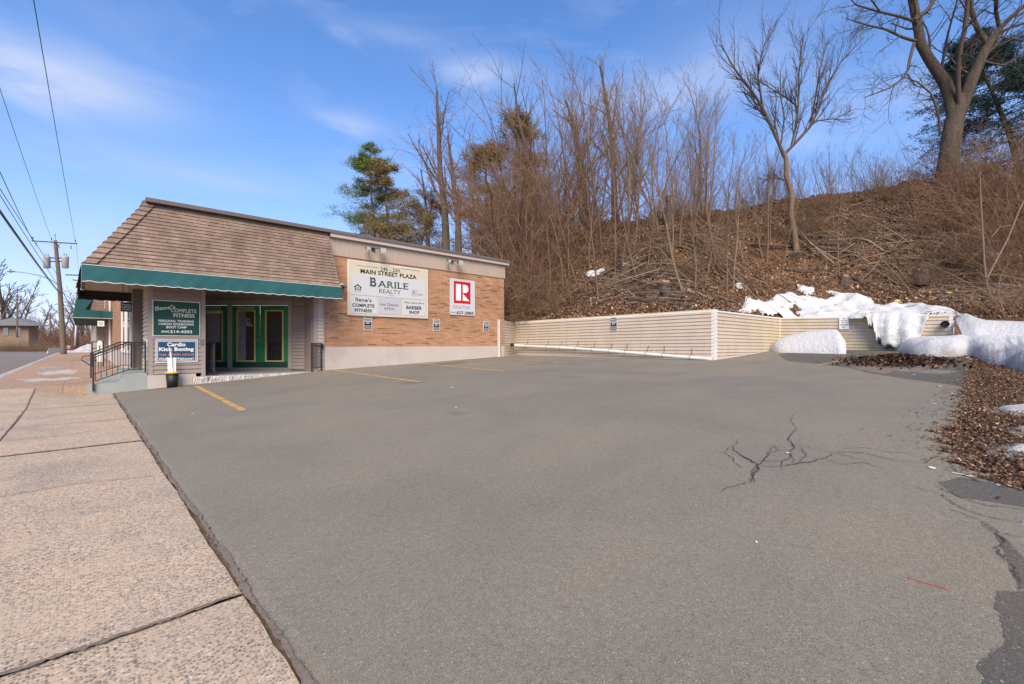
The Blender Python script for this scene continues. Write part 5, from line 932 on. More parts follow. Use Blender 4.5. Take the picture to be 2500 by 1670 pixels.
def lie(px, py, px2, py2, r0, label, r1=None, lift=.03, name='fallen_log', m_='bark'):
    a, b = H(px, py), H(px2, py2); n = 14; t = np.linspace(0, 1, n)[:, None]; p = a + (b - a) * t; p[:, 2] = np.maximum(hz(p[:, 0], p[:, 1]), a[2] + (b[2] - a[2]) * t[:, 0]) + lift; p[1:-1] += R.normal(0, r0 * .35, (n - 2, 3)); mb = MB(); mb.tube(p, np.linspace(r0, r1 or r0 * .7, n), 7); return tag(mb.build(name, M[m_], smooth=True), label, 'log')
for a in [(1530, 732, 1640, 745, .09, 'grey fallen log just above the long retaining wall'), (1600, 722, 1665, 728, .17, 'thick short cut log lying near the middle of the slope'), (1640, 745, 1695, 752, .10, 'pale fallen log above the white corner post'),
          (1930, 578, 2180, 585, .08, 'long dark fallen trunk high on the slope left of centre'), (2000, 596, 2240, 604, .09, 'long dark fallen trunk below the crest'), (2128, 500, 2270, 590, .055, 'slanting bare pole leaning down the slope from the crest'),
          (2290, 735, 2400, 728, .075, 'curved fallen log beside the yellow foam chunk'), (1910, 660, 1985, 668, .05, 'crooked fallen branch above the snow sheet'), (1820, 600, 1960, 606, .06, 'fallen trunk at the foot of the forked tree'), (1470, 745, 1560, 640, .035, 'pale leaning dead branch above the long wall'), (1440, 690, 1500, 655, .03, 'thin snow dusted branch on the left slope'),
          (2052, 682, 2078, 668, .09, 'short cut log end above the snow sheet'), (2090, 690, 2105, 675, .10, 'second short cut log end above the snow sheet')]: lie(*a[:5], a[5])
def stump(px, py, r, h, label, m_='cut', tilt=(0, 0)):
    b = H(px, py); o = thing('tree_stump', label, 'stump', b); mb = MB(); a = np.linspace(0, 2 * math.pi, 18, endpoint=False); rows = []
    for z, k in ((-.2, 1.5), (.05, 1.2), (h * .5, 1.0 if h < 1 else .8), (h, .92 if h < 1 else .45)): rr = r * k * (1 + (.10 + .12 * (z < .1)) * np.sin(a * 5 + px) + .09 * np.sin(a * 9)); rows.append(np.stack([b[0] + rr * np.cos(a) + tilt[0] * z, b[1] + rr * np.sin(a) + tilt[1] * z, b[2] + z + 0 * a + (.06 * np.sin(a * 3) if z == h else 0)], -1))
    rs = np.random.default_rng(int(px)); ns = 26; aa = rs.uniform(0, 6.28, ns); qq = r * np.sqrt(rs.uniform(.1, 1, ns)) * .95; s0 = np.stack([b[0] + qq * np.cos(aa) + tilt[0] * h, b[1] + qq * np.sin(aa) + tilt[1] * h, np.full(ns, b[2] + h * .8)], -1); e0 = s0 + np.stack([rs.normal(0, .03, ns), rs.normal(0, .03, ns), h * .2 + rs.uniform(.02, .22, ns) * r * 2.2], -1); sp = MB(); sp.tubes(np.stack([s0, (s0 + e0) / 2, e0], 1), np.array([[.05, .035, .004]]) * r * 3 * np.ones((ns, 1)), 4); sp.build('splinters', M[m_], o, True)
    V = np.array(rows); V = np.concatenate([V, V[:, :1]], 1); mb.grid(V.transpose(1, 0, 2)); mb.build('stump_side', M['bark'], o, True); mb = MB(); mb.poly(rows[-1]); mb.build('cut_face', M[m_], o)
stump(1527, 678, .20, .62, 'short cut stump left of centre on the slope'); stump(1625, 706, .22, .25, 'low rotten stump above the long wall'); stump(2248, 690, .27, .42, 'wide pale shredded stump right of centre', 'stick'); stump(1584, 550, .17, .4, 'ragged reddish stump on the skyline', 'stick'); stump(1632, 552, .20, 1.7, 'tall broken snag wrapped in vines on the skyline', 'stick', (.03, 0)); stump(2062, 690, .14, .3, 'little stump at the top of the snow sheet')
def chunk(p, s, name, label, cat, m_, seed=0):
    r_ = np.random.default_rng(seed); u = np.linspace(0, 2 * math.pi, 13)[:-1]; V = [];
    for ph in (-.9, -.4, .2, .7, 1.2): k = 1 + r_.normal(0, .16, 12); V.append(np.stack([p[0] + s[0] * math.cos(ph) * np.cos(u) * k, p[1] + s[1] * math.cos(ph) * np.sin(u) * k, p[2] + s[2] * (math.sin(ph) + .6) + r_.normal(0, .02 * s[2], 12)], -1))
    V = np.array(V); V = np.concatenate([V, V[:, :1]], 1); mb = MB(); mb.grid(V.transpose(1, 0, 2)); mb.poly(V[-1][:-1]); return tag(mb.build(name, M[m_]), label, cat)
chunk(H(2190, 742), (.10, .10, .10), 'foam_chunk', 'small yellow foam chunk at the upper edge of the snow', 'debris', 'rock', 1); chunk(H(2316, 719), (.16, .10, .07), 'foam_chunk', 'flat yellowish foam chunk beside the curved log', 'debris', 'rock', 2)
b = H(2472, 735); mb = MB(); mb.tube([b, b + (0, 0, .16), b + (.04, .02, .3)], [.03, .05, .01], 6); tag(mb.build('ribbon', M['red']), 'scrap of red ribbon in the brush at the right edge', 'ribbon')
# litter on the lot
def flake(px, py, w, l, rot, label, name='paper_scrap', m_='plast', cat='litter'):
    c = hitlot(px, py); ca, sa = math.cos(rot), math.sin(rot); pts = []
    for k in range(8): a = k * math.pi / 4; q = (l * math.cos(a) * rnd.uniform(.7, 1.1), w * math.sin(a) * rnd.uniform(.7, 1.1)); pts.append((c[0] + q[0] * ca - q[1] * sa, c[1] + q[0] * sa + q[1] * ca, c[2] + .016))
    mb = MB(); mb.prism(pts, (0, 0, .004)); return tag(mb.build(name, M[m_]), label, cat)
for px, py, w, l, rt, lb in [(2278, 988, .015, .06, .8, 'white scrap near the right edge of the lot'), (2275, 1147, .025, .03, .3, 'crumpled tan paper scrap left of the white spoon'), (2437, 1190, .012, .02, .2, 'tiny white scrap right of the spoon'), (1847, 1331, .006, .012, .6, 'tiny white scrap mid lot'), (1103, 948, .02, .04, .2, 'white flake on the lot between the second and third yellow lines'), (1114, 997, .015, .03, .5, 'small white flake in the middle of the lot'), (470, 1013, .015, .04, 1, 'white flake right of the sidewalk near the first yellow line'), (2230, 916, .02, .05, .4, 'white scrap on the dark asphalt patch'), (1923, 1110, .014, .02, .1, 'pinkish scrap inside the crack pattern'), (1355, 886, .03, .12, 1.2, 'white scrap on the far yellow line'), (2294, 945, .03, .05, .4, 'white scrap where the dark patch meets the verge')]: flake(px, py, w, l, rt, lb)
a, b = hitlot(2325, 1160), hitlot(2378, 1170); d = (b - a)[:2]; d /= np.linalg.norm(d); nn_ = np.array((-d[1], d[0])); o = thing('plastic_spoon', 'white plastic spoon lying on cracked asphalt at the right', 'spoon', a)
L_ = np.linalg.norm((b - a)[:2]); mb = MB(); pts = []
ws = [(0, .003), (.5, .004), (.58, .014), (.7, .022), (.85, .022), (.95, .014), (1, .004)]
up = [a + (0, 0, .03)] * 0
for t, w in ws: p = a[:2] + d * L_ * t; pts.append((p[0] + nn_[0] * w, p[1] + nn_[1] * w, a[2] + .018))
for t, w in ws[::-1]: p = a[:2] + d * L_ * t; pts.append((p[0] - nn_[0] * w, p[1] - nn_[1] * w, a[2] + .018))
mb.prism(pts, (0, 0, .004)); mb.build('spoon_body', M['plast'], o)
a, b = hitlot(2215, 1418), hitlot(2316, 1448); mb = MB(); mb.tube([a + (0, 0, .0145), (a + b) / 2 + (0, .003, .0145), b + (0, 0, .0145)], .0016, 6); tag(mb.build('drinking_straw', mat('red_straw', (.42, .04, .05), .5, .05)), 'thin red straw lying on the asphalt in the right foreground', 'straw')
# weeds in the joint
r_ = np.random.default_rng(5); ys = r_.uniform(1.2, 12, 900) ** 1.0; cl = r_.integers(0, 40, 900); yc = np.sort(r_.uniform(1.3, 12, 40)); ys = yc[cl] + r_.normal(0, .08, 900); xs = .60 + r_.normal(0, .012, 900); h = r_.uniform(.008, .03, 900); dx, dy = r_.normal(0, .012, (2, 900))
V = np.stack([np.stack([xs - .002, ys, 0 * h], -1), np.stack([xs + .002, ys, 0 * h], -1), np.stack([xs + dx, ys + dy, h], -1)], 1).reshape(-1, 3); mb = MB(); mb.arr(V, None, np.arange(2700).reshape(-1, 3)); tag(mb.build('weeds', M['leaf_n']), 'dry weeds in the joint between sidewalk and asphalt', kind='stuff')

# ------------------------------------------------------------------ trees
def grow(start, dirn, length, N, wander, up, r_):
    B = len(start); p = start.copy(); d = dirn / (np.linalg.norm(dirn, axis=1, keepdims=True) + 1e-9); out = [p.copy()]; st = (length / (N - 1))[:, None]; cv = r_.normal(0, wander * .5, (B, 3))
    for k in range(N - 1):
        d = d + r_.normal(0, wander, (B, 3)) + cv; d[:, 2] += up; d /= np.linalg.norm(d, axis=1, keepdims=True) + 1e-9; p = p + d * st; out.append(p.copy())
    return np.stack(out, 1)
def spawn(paths, radii, k, t0, t1, ang, lf, rf, up, wander, N, r_, rmin=.004, fall=.6, tip=.25):
    B, M_ = paths.shape[:2]; ii = np.repeat(np.arange(B), k); t = (np.tile(np.linspace(t0, t1, k), B) + r_.normal(0, .03, B * k)).clip(t0 * .8, .98)
    f = t * (M_ - 1); a = np.floor(f).astype(int).clip(0, M_ - 2); w = (f - a)[:, None]; s = paths[ii, a] * (1 - w) + paths[ii, a + 1] * w; rr = radii[ii, a] * (1 - w[:, 0]) + radii[ii, a + 1] * w[:, 0]
    T = paths[ii, a + 1] - paths[ii, a]; T /= np.linalg.norm(T, axis=1, keepdims=True) + 1e-9; Q = r_.normal(0, 1, (B * k, 3)); Q -= (Q * T).sum(1, keepdims=True) * T; Q /= np.linalg.norm(Q, axis=1, keepdims=True) + 1e-9
    an = (ang * r_.uniform(.7, 1.3, B * k))[:, None]; D_ = T * np.cos(an) + Q * np.sin(an); plen = np.linalg.norm(np.diff(paths, axis=1), axis=2).sum(1)[ii]
    L_ = plen * lf * (1 - fall * t) * r_.uniform(.6, 1.3, B * k); C_ = grow(s, D_, L_, N, wander, up, r_); r0 = np.maximum(rr * rf, rmin)
    return C_, r0[:, None] * np.linspace(1, tip, N)[None]
def bare_tree(name, label, cat, base, h, r, lean=(0, 0), seed=0, lv=((12, .25, .98, .6, .42, .6), (5, .2, .95, .7, .5, .6), (4, .2, .95, .7, .5, .6)), up=.06, wander=.07, tm='sapl', bm='twig', rmin=.006, group=None, tw=.04, rbase=1.25):
    r_ = np.random.default_rng(seed); b = np.array(base, float); o = thing(name, label, cat, b, group)
    d = np.array([[lean[0], lean[1], 1.0]]); p = grow(b[None] - (0, 0, .25), d, np.array([h]), 12, tw, .02, r_); rad = (r * np.linspace(1, .18, 12) ** .9)[None]; rad[0, 0] *= rbase
    mb = MB(); mb.tubes(p, rad, 7); mb.build('trunk', M[tm], o, True); mb = MB(); P_, R_ = p, rad
    for k, t0, t1, an, lf, rf in lv:
        P_, R_ = spawn(P_, R_, k, t0, t1, an, lf, rf, up, wander, 6, r_, rmin); mb.tubes(P_, R_, 3)
    mb.build('crown', M[bm], o, True); return o
def SK(pts, Y, dY=0.0, n=10, w=1.0):
    w = w * math.cos(math.atan((pts[0][0] - 1250) / F))                               # limb traced from the photo at its own depth
    pts = np.array(pts, float); q = resample(pts, n); Ys = Y + np.linspace(0, dY, n); out = np.array([P(a[0], a[1], y) for a, y in zip(q, Ys)]); return out, q[:, 2] * w * Ys / F
# big maple
b0, Yb_ = hit(2308, 474); Yb_ = Yb_ + .2
def maple():
    o = thing('maple_tree', 'huge bare old tree with thick forked trunk on the crest at the upper right', 'tree', b0); r_ = np.random.default_rng(3); Y = Yb_
    mb = MB(); p, r = SK([(2304, 492, 46), (2308, 455, 36), (2314, 400, 31), (2322, 340, 30), (2331, 290, 29), (2340, 255, 24), (2347, 232, 16)], Y, 0, 14, .88); mb.tubes(p[None], r[None], 12)
    p2, r2 = SK([(2326, 310, 13), (2322, 255, 18), (2316, 215, 19), (2300, 190, 17), (2272, 150, 15), (2248, 110, 14), (2240, 60, 13), (2228, 0, 13), (2222, -70, 11), (2205, -150, 8)], Y, .8, 14); mb.tubes(p2[None], r2[None], 9)
    p3, r3 = SK([(2342, 290, 14), (2356, 240, 18), (2372, 195, 17), (2392, 150, 15), (2412, 110, 13), (2440, 70, 8), (2475, 35, 7), (2540, -20, 4)], Y, -.6, 12); mb.tubes(p3[None], r3[None], 9); mb.build('trunk', M['bark_big'], o, True)
    L = [[(2342, 262, 9), (2338, 200, 9), (2342, 130, 8), (2358, 60, 8), (2362, 0, 7), (2370, -80, 5)], [(2412, 115, 9), (2385, 70, 9), (2370, 20, 8), (2380, -60, 5)], [(2240, 55, 6), (2205, 42, 5), (2150, 30, 4), (2090, 12, 3), (2060, -20, 1.5)],
         [(2236, 100, 6), (2205, 92, 5), (2165, 72, 4), (2120, 62, 3), (2065, 45, 1.5)], [(2232, 105, 5), (2222, 140, 5), (2215, 180, 4), (2180, 212, 3), (2110, 238, 1.5)], [(2295, 330, 4), (2292, 280, 4), (2275, 230, 3), (2240, 200, 2.5), (2200, 185, 1.5)],
         [(2232, 50, 7), (2270, 20, 7), (2290, -30, 6), (2300, -100, 4)], [(2440, 70, 7), (2430, 20, 7), (2440, -60, 5)], [(2420, 95, 6), (2460, 70, 5), (2520, 50, 4), (2580, 20, 3)], [(2228, 0, 8), (2190, -50, 7), (2130, -110, 5)], [(2395, 130, 5), (2440, 90, 4), (2500, 100, 3), (2560, 90, 2)], [(2215, 180, 2.5), (2235, 210, 2), (2260, 215, 1.5)],
         [(2150, 30, 3), (2120, -10, 2), (2100, -40, 1.5)], [(2400, 150, 4), (2450, 160, 3), (2500, 130, 2)]]
    PP = []; RR = []; mb = MB()
    for k, l in enumerate(L):
        p, r = SK(l, Y + (.3 if l[0][0] < 2330 else -.15), r_.uniform(-1.8, 1.8), 10, .9); PP.append(p); RR.append(r)
    PP = np.array(PP); RR = np.array(RR); mb.tubes(PP, RR, 6); A = np.concatenate([PP, resample(p2, 10)[None], resample(p3, 10)[None]]); B_ = np.concatenate([RR, np.interp(np.linspace(0, 1, 10), np.linspace(0, 1, 14), r2)[None] * .6, np.interp(np.linspace(0, 1, 10), np.linspace(0, 1, 12), r3)[None] * .6])
    c, rc = spawn(A, B_, 8, .25, .97, .8, .42, .45, -.01, .10, 8, r_, .008, .35); mb.tubes(c, rc, 4); c2, rc2 = spawn(c, rc, 7, .15, .97, .75, .55, .55, .02, .12, 6, r_, .006, .3); mb.tubes(c2, rc2, 3); c3, rc3 = spawn(c2, rc2, 5, .2, .95, .7, .55, .6, .03, .12, 4, r_, .005, .3); mb.tubes(c3, rc3, 3)
    mb.build('crown', M['bark'], o, True)
maple()
def forked():
    b, Y = hit(1943, 612); o = thing('bare_tree', 'bare spreading tree with crooked trunk standing alone against the sky', 'tree', b); r_ = np.random.default_rng(8); mb = MB()
    p, r = SK([(1945, 628, 15), (1943, 600, 12), (1938, 560, 11), (1930, 520, 10), (1934, 480, 10), (1926, 450, 9), (1918, 425, 10), (1922, 400, 9), (1914, 370, 8)], Y, 0, 14, .72); mb.tubes(p[None], r[None], 9); mb.build('trunk', M['sapl'], o, True)
    L = [[(1916, 385, 7), (1895, 335, 6), (1862, 262, 5.5), (1830, 215, 4.5), (1790, 165, 3), (1762, 110, 1.5)], [(1916, 375, 6), (1940, 350, 5.5), (1972, 318, 5), (1995, 275, 4.5), (2015, 215, 3.5), (2050, 155, 2.5), (2110, 90, 1.5)], [(1931, 359, 4.5), (1945, 300, 4), (1950, 240, 3.5), (1950, 180, 3), (1962, 80, 1.5)],
         [(1862, 262, 4), (1850, 190, 3), (1862, 120, 2), (1880, 70, 1)], [(1975, 315, 3), (1990, 240, 3), (2000, 180, 2), (2020, 100, 1.2)], [(1947, 260, 3), (1915, 235, 3), (1880, 215, 2), (1850, 195, 1.2)], [(1985, 296, 2.2), (2040, 290, 2), (2090, 265, 1)], [(1905, 358, 3.5), (1915, 290, 3), (1905, 230, 2), (1905, 170, 1.2)], [(1915, 440, 3), (1890, 430, 2), (1860, 445, 1.2)]]
    PP = []; RR = []
    for k, l in enumerate(L): p, r = SK(l, Y, 0 if k < 3 else r_.uniform(-1.8, 1.8), 9, .75); PP.append(p); RR.append(r)
    mb = MB(); A, B_ = np.array(PP), np.array(RR); mb.tubes(A, B_, 5); c, rc = spawn(A, B_, 16, .12, .98, .5, .36, .55, .06, .06, 7, r_, .0075, .25); mb.tubes(c, rc, 3); c2, rc2 = spawn(c, rc, 8, .12, .95, .5, .45, .6, .05, .07, 5, r_, .006, .3); mb.tubes(c2, rc2, 3); c3, rc3 = spawn(c2, rc2, 3, .2, .9, .5, .5, .7, .05, .07, 4, r_, .0045, .3); mb.tubes(c3, rc3, 3); mb.build('crown', M['bark'], o, True)
forked()
# saplings: variants then copies with their own place
VAR = []
for i in range(7):
    h = 9.0; VAR.append(bare_tree('bare_sapling', 'x', 'sapling', (0, 0, 0), h, .046 + .010 * (i % 3), (R.normal(0, .10), R.normal(0, .10)), 40 + i, lv=((13 + i % 3, .22, .97, .5, .42, .5), (6, .15, .95, .5, .5, .6), (5, .15, .95, .6, .55, .7)), up=.07, wander=.06, rmin=.005, tw=.07))
used = [False] * 7
def put(i, p, sc, label, group):
    global used
    if not used[i]:
        used[i] = True; o = VAR[i]; o.location = tuple(float(a) for a in p); o.scale = (sc,) * 3; o.rotation_euler.z = rnd.uniform(0, 6.28); o['label'] = label; o['group'] = group; return o
    return dup(VAR[i], p, rnd.uniform(0, 6.28), sc, label, group)
front = [(1375, 706, 250), (1389, 680, 300), (1410, 690, 420), (1440, 660, 260), (1503, 670, 300), (1514, 675, 200), (1546, 615, 180), (1598, 571, 180), (1611, 571, 190), (1671, 719, 260), (1696, 706, 320), (1720, 702, 420), (1747, 634, 240), (1722, 627, 200), (1772, 719, 360), (1790, 709, 300), (1865, 641, 380), (1872, 645, 300), (1908, 670, 430), (1815, 640, 330), (1640, 640, 160), (1580, 650, 260), (1470, 610, 170), (1460, 720, 380), (1340, 730, 350), (1310, 700, 330), (1290, 740, 420), (1880, 600, 330), (1660, 600, 180), (1556, 690, 460), (1350, 640, 220), (1420, 600, 200), (1530, 590, 150), (1690, 580, 170), (2051, 676, 380), (2250, 600, 470)]
for k, (px, py, ty) in enumerate(front):
    b, Y = hit(px, py); h = (py - ty) * Y / F; put(k % 7, b - (0, 0, .05), max(.25, h / 9.0), 'slim tan bare sapling growing on the front slope above the retaining wall', 'saplings on the front slope')
crest = []
r_ = np.random.default_rng(21)
for k in range(32):
    px = r_.uniform(1200, 1720); Y = np.interp(px, [c[0] for c in CREST], [c[2] for c in CREST]) + r_.uniform(-3, 9); ty = np.interp(px, [1180, 1300, 1400, 1480, 1560, 1640, 1720], [350, 280, 190, 165, 200, 240, 340]) + abs(r_.normal(0, 60))
    b = P(px, 500, Y); z = float(hz(b[0], b[1])[0]); h = CAMZ + (HORY - ty) * Y / F - z
    if h > 2: put(k % 7, (b[0], b[1], z - .1), min(h / 9.0, 1.7), 'tall bare thicket sapling along the wooded skyline left of the lone tree', 'tall saplings on the left skyline')
for k in range(34):
    px = r_.uniform(1700, 2270); Y = np.interp(px, [c[0] for c in CREST], [c[2] for c in CREST]) + r_.uniform(0, 6); ty = np.interp(px, [1700, 1760, 1850, 2000, 2100, 2270], [200, 330, 380, 340, 330, 360]) + abs(r_.normal(0, 45))
    b = P(px, 500, Y); z = float(hz(b[0], b[1])[0]); h = CAMZ + (HORY - ty) * Y / F - z
    if h > 1: put(k % 7, (b[0], b[1], z - .1), h / 9.0, 'short bare sapling on the skyline between the lone tree and the huge trunk', 'short saplings on the right skyline')
# multi stem shrubs and brush
def brush(seed, ns, h, rad, arch, m_, tw=2, rr=.007, wander=.10, spread=.35):
    r_ = np.random.default_rng(seed); o = thing('brush_thicket', 'x', 'shrub', (0, 0, 0)); a = r_.uniform(0, 6.28, ns); q = rad * np.sqrt(r_.uniform(0, 1, ns)); s = np.stack([q * np.cos(a), q * np.sin(a), np.full(ns, -.15)], -1); d = np.stack([np.cos(a) * spread + r_.normal(0, spread * .7, ns), np.sin(a) * spread + r_.normal(0, spread * .7, ns), np.ones(ns)], -1)
    p = grow(s, d, h * r_.uniform(.4, 1.1, ns), 9, wander, arch, r_); R_ = np.linspace(1.5, .6, 9)[None] * (rr * r_.uniform(.8, 1.6, ns))[:, None]; mb = MB(); mb.tubes(p, R_, 3); mb.build('stems', M[m_], o, True); mb = MB(); c, rc = spawn(p, R_, tw + 2, .2, .95, .8, .38, .8, arch, wander * 1.3, 5, r_, rr * .6, .3); mb.tubes(c, rc, 3)
    c2, rc2 = spawn(c, rc, tw, .2, .95, .8, .45, .8, 0, wander * 1.3, 4, r_, rr * .55, .3); mb.tubes(c2, rc2, 3); mb.build('twigs', M[m_], o, True); return o
BR = [brush(60, 70, 3.6, 1.3, -.02, 'twig_r'), brush(61, 60, 3.0, 1.1, -.08, 'twig_r', wander=.14), brush(62, 55, 4.2, 1.2, .01, 'twig'), brush(63, 80, 2.2, 1.5, -.10, 'twig', wander=.16), brush(64, 45, 4.4, .9, .03, 'twig', spread=.18)]
bu = [False] * 5
def putb(i, p, sc, label, group):
    if not bu[i]: bu[i] = True; o = BR[i]; o.location = tuple(float(a) for a in p); o.scale = (sc,) * 3; o['label'] = label; o['group'] = group; return o
    return dup(BR[i], p, rnd.uniform(0, 6.28), sc, label, group)
LB = ('rust brown tangled brush beside the rear corner of the building', 'brush beside the building')
for px, py, ty, i in [(1250, 770, 640, 1), (1290, 752, 600, 0), (1330, 740, 600, 3), (1262, 720, 520, 0), (1310, 690, 500, 1), (1255, 680, 420, 2), (1295, 640, 330, 0), (1340, 620, 380, 1), (1270, 640, 350, 2), (1320, 600, 290, 0), (1240, 790, 700, 3), (1360, 760, 690, 3), (1245, 640, 470, 0)]:
    b, Y = hit(px, py); putb(i, b, max(.2, (py - ty) * Y / F / (3.6, 3.0, 4.2, 2.2, 4.4)[i] / .85), *LB)
LB = ('reddish tangled brush climbing beside the huge trunk at the right edge', 'brush at the right edge')
for px, py, ty, i in [(2400, 520, 330, 0), (2470, 520, 330, 1), (2380, 560, 420, 1), (2440, 600, 440, 0), (2500, 620, 430, 0), (2360, 480, 380, 3), (2480, 700, 560, 1), (2520, 560, 340, 2), (2440, 470, 300, 2), (2500, 470, 320, 1), (2550, 700, 500, 0), (2400, 640, 540, 3), (2470, 770, 660, 3), (2350, 640, 560, 3), (2520, 760, 640, 1), (2380, 440, 330, 4), (2560, 480, 300, 0)]:
    b, Y = hit(px, py); putb(i, b, max(.2, (py - ty) * Y / F / (3.6, 3.0, 4.2, 2.2, 4.4)[i] / .85), *LB)
LB = ('thin upright bare shrub along the skyline of the hill', 'shrubs along the skyline')
for k in range(26):
    px = r_.uniform(1380, 2280); Y = np.interp(px, [c[0] for c in CREST], [c[2] for c in CREST]) + r_.uniform(-1.5, 3); b = P(px, 500, Y); z = float(hz(b[0], b[1])[0]); putb((4, 2, 4, 3)[k % 4], (b[0], b[1], z), r_.uniform(.45, .95), *LB)
LB = ('low bare brush scattered over the leafy slope', 'low brush on the slope')
for k in range(30):
    px = r_.uniform(1400, 2480); py = r_.uniform(530, 700) ; b, Y = hit(px, py)
    if in_hill(b[:1], b[1:2])[0] and okh(b[0], b[1]): putb((3, 4, 1, 3)[k % 4], b, r_.uniform(.25, .55), *LB)
# evergreen builder
def conifer(name, label, base, h, r, wid, t0, m_, nb=60, seed=0, lean=(0, 0), droop=-.02, tuft=(.5, .09), per=9, dens=26, bshape=.8, gap=0.0):
    r_ = np.random.default_rng(seed); o = thing(name, label, 'tree', base); b = np.array(base, float); p = grow(b[None] - (0, 0, .3), np.array([[lean[0], lean[1], 1.]]), np.array([h]), 14, .02, .02, r_); rad = (r * np.linspace(1, .15, 14))[None]; mb = MB(); mb.tubes(p, rad, 7); mb.build('trunk', M['bark'], o, True)
    t = np.sort(r_.uniform(t0, .99, nb)); 
    if gap: t = t[(np.sin(t * 40) > -gap) | (t > .85)]
    nb = len(t); f = t * 13; a = f.astype(int).clip(0, 12); w = (f - a)[:, None]; s = p[0][a] * (1 - w) + p[0][a + 1] * w; an = r_.uniform(0, 6.28, nb); L_ = wid * np.clip((1.02 - t) / (1.02 - t0), 0, 1) ** bshape * r_.uniform(.55, 1.15, nb); c = grow(s, np.stack([np.cos(an), np.sin(an), r_.uniform(.0, .5, nb) + 1.2 * np.clip(t - .8, 0, 1)], -1), L_, 7, .06, droop, r_); rc = np.linspace(.035, .010, 7)[None] * np.ones((nb, 1)); mb = MB(); mb.tubes(c, rc, 3)
    c2, rc2 = spawn(c, rc, per, .25, .98, .75, .42, .6, .02, .08, 4, r_, .006, .4); mb.tubes(c2, rc2, 3); mb.build('branches', M['bark'], o, True)
    allp = np.concatenate([c2[:, 1:].reshape(-1, 3), c[:, 3:].reshape(-1, 3)]); k = np.repeat(np.arange(len(allp)), dens); n = len(k); q = allp[k] + r_.normal(0, tuft[0] * .40, (n, 3)) * (1, 1, .55); d = r_.normal(0, 1, (n, 3)); d[:, 2] = np.abs(d[:, 2]) * .6 + .1; d /= np.linalg.norm(d, axis=1, keepdims=True); sd = np.cross(d, r_.normal(0, 1, (n, 3))); sd /= np.linalg.norm(sd, axis=1, keepdims=True) + 1e-9; ln = tuft[0] * r_.uniform(.3, .7, n)[:, None]
    V = np.stack([q - sd * tuft[1] * .5, q + sd * tuft[1] * .5, q + d * ln], 1).reshape(-1, 3); mb = MB(); mb.arr(V, None, np.arange(3 * n).reshape(-1, 3)); mb.build('foliage', m_, o); return o
def at(px, py, Y): b = P(px, py, Y); b[2] = float(hz(b[0], b[1])[0]) if in_hill(b[:1], b[1:2])[0] else b[2]; return b
def tz(b, ty, Y): return CAMZ + (HORY - ty) * Y / F - b[2]
b = at(925, 700, 48); conifer('pine_tree', 'green topped pine rising behind the building roof, leftmost evergreen', b, tz(b, 340, 48), .30, 4.8, .25, M['needle'], 70, 1, tuft=(.6, .045), per=8, dens=17, bshape=.6)
b = at(960, 700, 46); conifer('pine_tree', 'brownish scraggly pine right beside the green topped one', b, tz(b, 400, 46), .25, 5.4, .12, M['needle_b'], 70, 2, tuft=(.6, .045), per=8, dens=19, bshape=.5, gap=.5)
b = at(1010, 700, 44); conifer('pine_tree', 'low brown pine boughs over the roof edge', b, tz(b, 480, 44), .2, 5.2, .12, M['needle_b'], 70, 3, tuft=(.55, .045), per=8, dens=17, bshape=.4, gap=.5)
b = at(1250, 620, 42); conifer('pine_tree', 'tall sparse pine half hidden by the vine covered tree', b, tz(b, 280, 42), .3, 4.6, .15, M['needle_b'], 80, 4, tuft=(.6, .045), per=8, dens=19, bshape=.5, gap=.6)
b = at(1190, 620, 44); conifer('pine_tree', 'sparse brownish pine standing right of the tall bare trunks', b, tz(b, 370, 44), .3, 4.8, .12, M['needle_b'], 80, 5, tuft=(.6, .045), per=8, dens=17, bshape=.4, gap=.6)
b = at(2496, 440, 27); conifer('spruce_tree', 'dark spruce with drooping boughs behind the huge trunk', b, tz(b, 20, 27), .22, 6.2, .02, M['needle_d'], 170, 6, tuft=(.34, .04), per=10, dens=15, droop=-.05, bshape=.6)
tall = ((15, .32, .97, .55, .36, .45), (6, .2, .95, .55, .5, .55), (4, .2, .95, .6, .5, .6), (2, .3, .9, .6, .5, .7))
b = at(1090, 700, 40); bare_tree('bare_tree', 'tallest slender bare tree behind the roof, its top alone against the sky', 'tree', b, tz(b, 200, 40), .42, (.0, .03), 71, lv=tall, tm='bark', bm='twig', rmin=.011, up=.04)
b = at(1120, 700, 38); bare_tree('bare_tree', 'bare tree close beside the tallest slender one, slightly shorter', 'tree', b, tz(b, 330, 38), .34, (.05, .02), 72, lv=tall, tm='bark', bm='twig', rmin=.011, up=.04)
b = at(1030, 700, 42); bare_tree('bare_tree', 'leaning bare tree between the pines and the tallest bare tree', 'tree', b, tz(b, 400, 42), .25, (.12, -.05), 73, lv=tall, tm='bark', bm='twig', rmin=.011, up=.04)
b = at(1160, 650, 37); bare_tree('bare_tree', 'bare tree right of the paired tall trunks behind the roof', 'tree', b, tz(b, 380, 37), .28, (-.08, .02), 74, lv=tall, tm='bark', bm='twig', rmin=.010, up=.04)
b = at(1500, 545, 31); bare_tree('bare_tree', 'many branched bare tree rising from the skyline above the long wall', 'tree', b, tz(b, 150, 31), .26, (.05, -.02), 75, lv=tall, tm='bark', bm='twig', rmin=.009, up=.05)
b = at(1440, 560, 31); bare_tree('bare_tree', 'dark trunked bare tree on the skyline left of the many branched one', 'tree', b, tz(b, 210, 31), .28, (-.03, 0), 76, lv=tall, tm='bark', bm='twig', rmin=.009, up=.05)
b = at(1330, 600, 31); bare_tree('bare_tree', 'wide forked bare tree whose thin limbs spread above the vine mass', 'tree', b, tz(b, 190, 31), .24, (-.08, .10), 77, lv=((10, .45, .97, .75, .55, .5), (5, .2, .95, .5, .5, .55), (4, .2, .95, .6, .45, .6)), tm='bark', bm='twig', rmin=.009, up=.05)
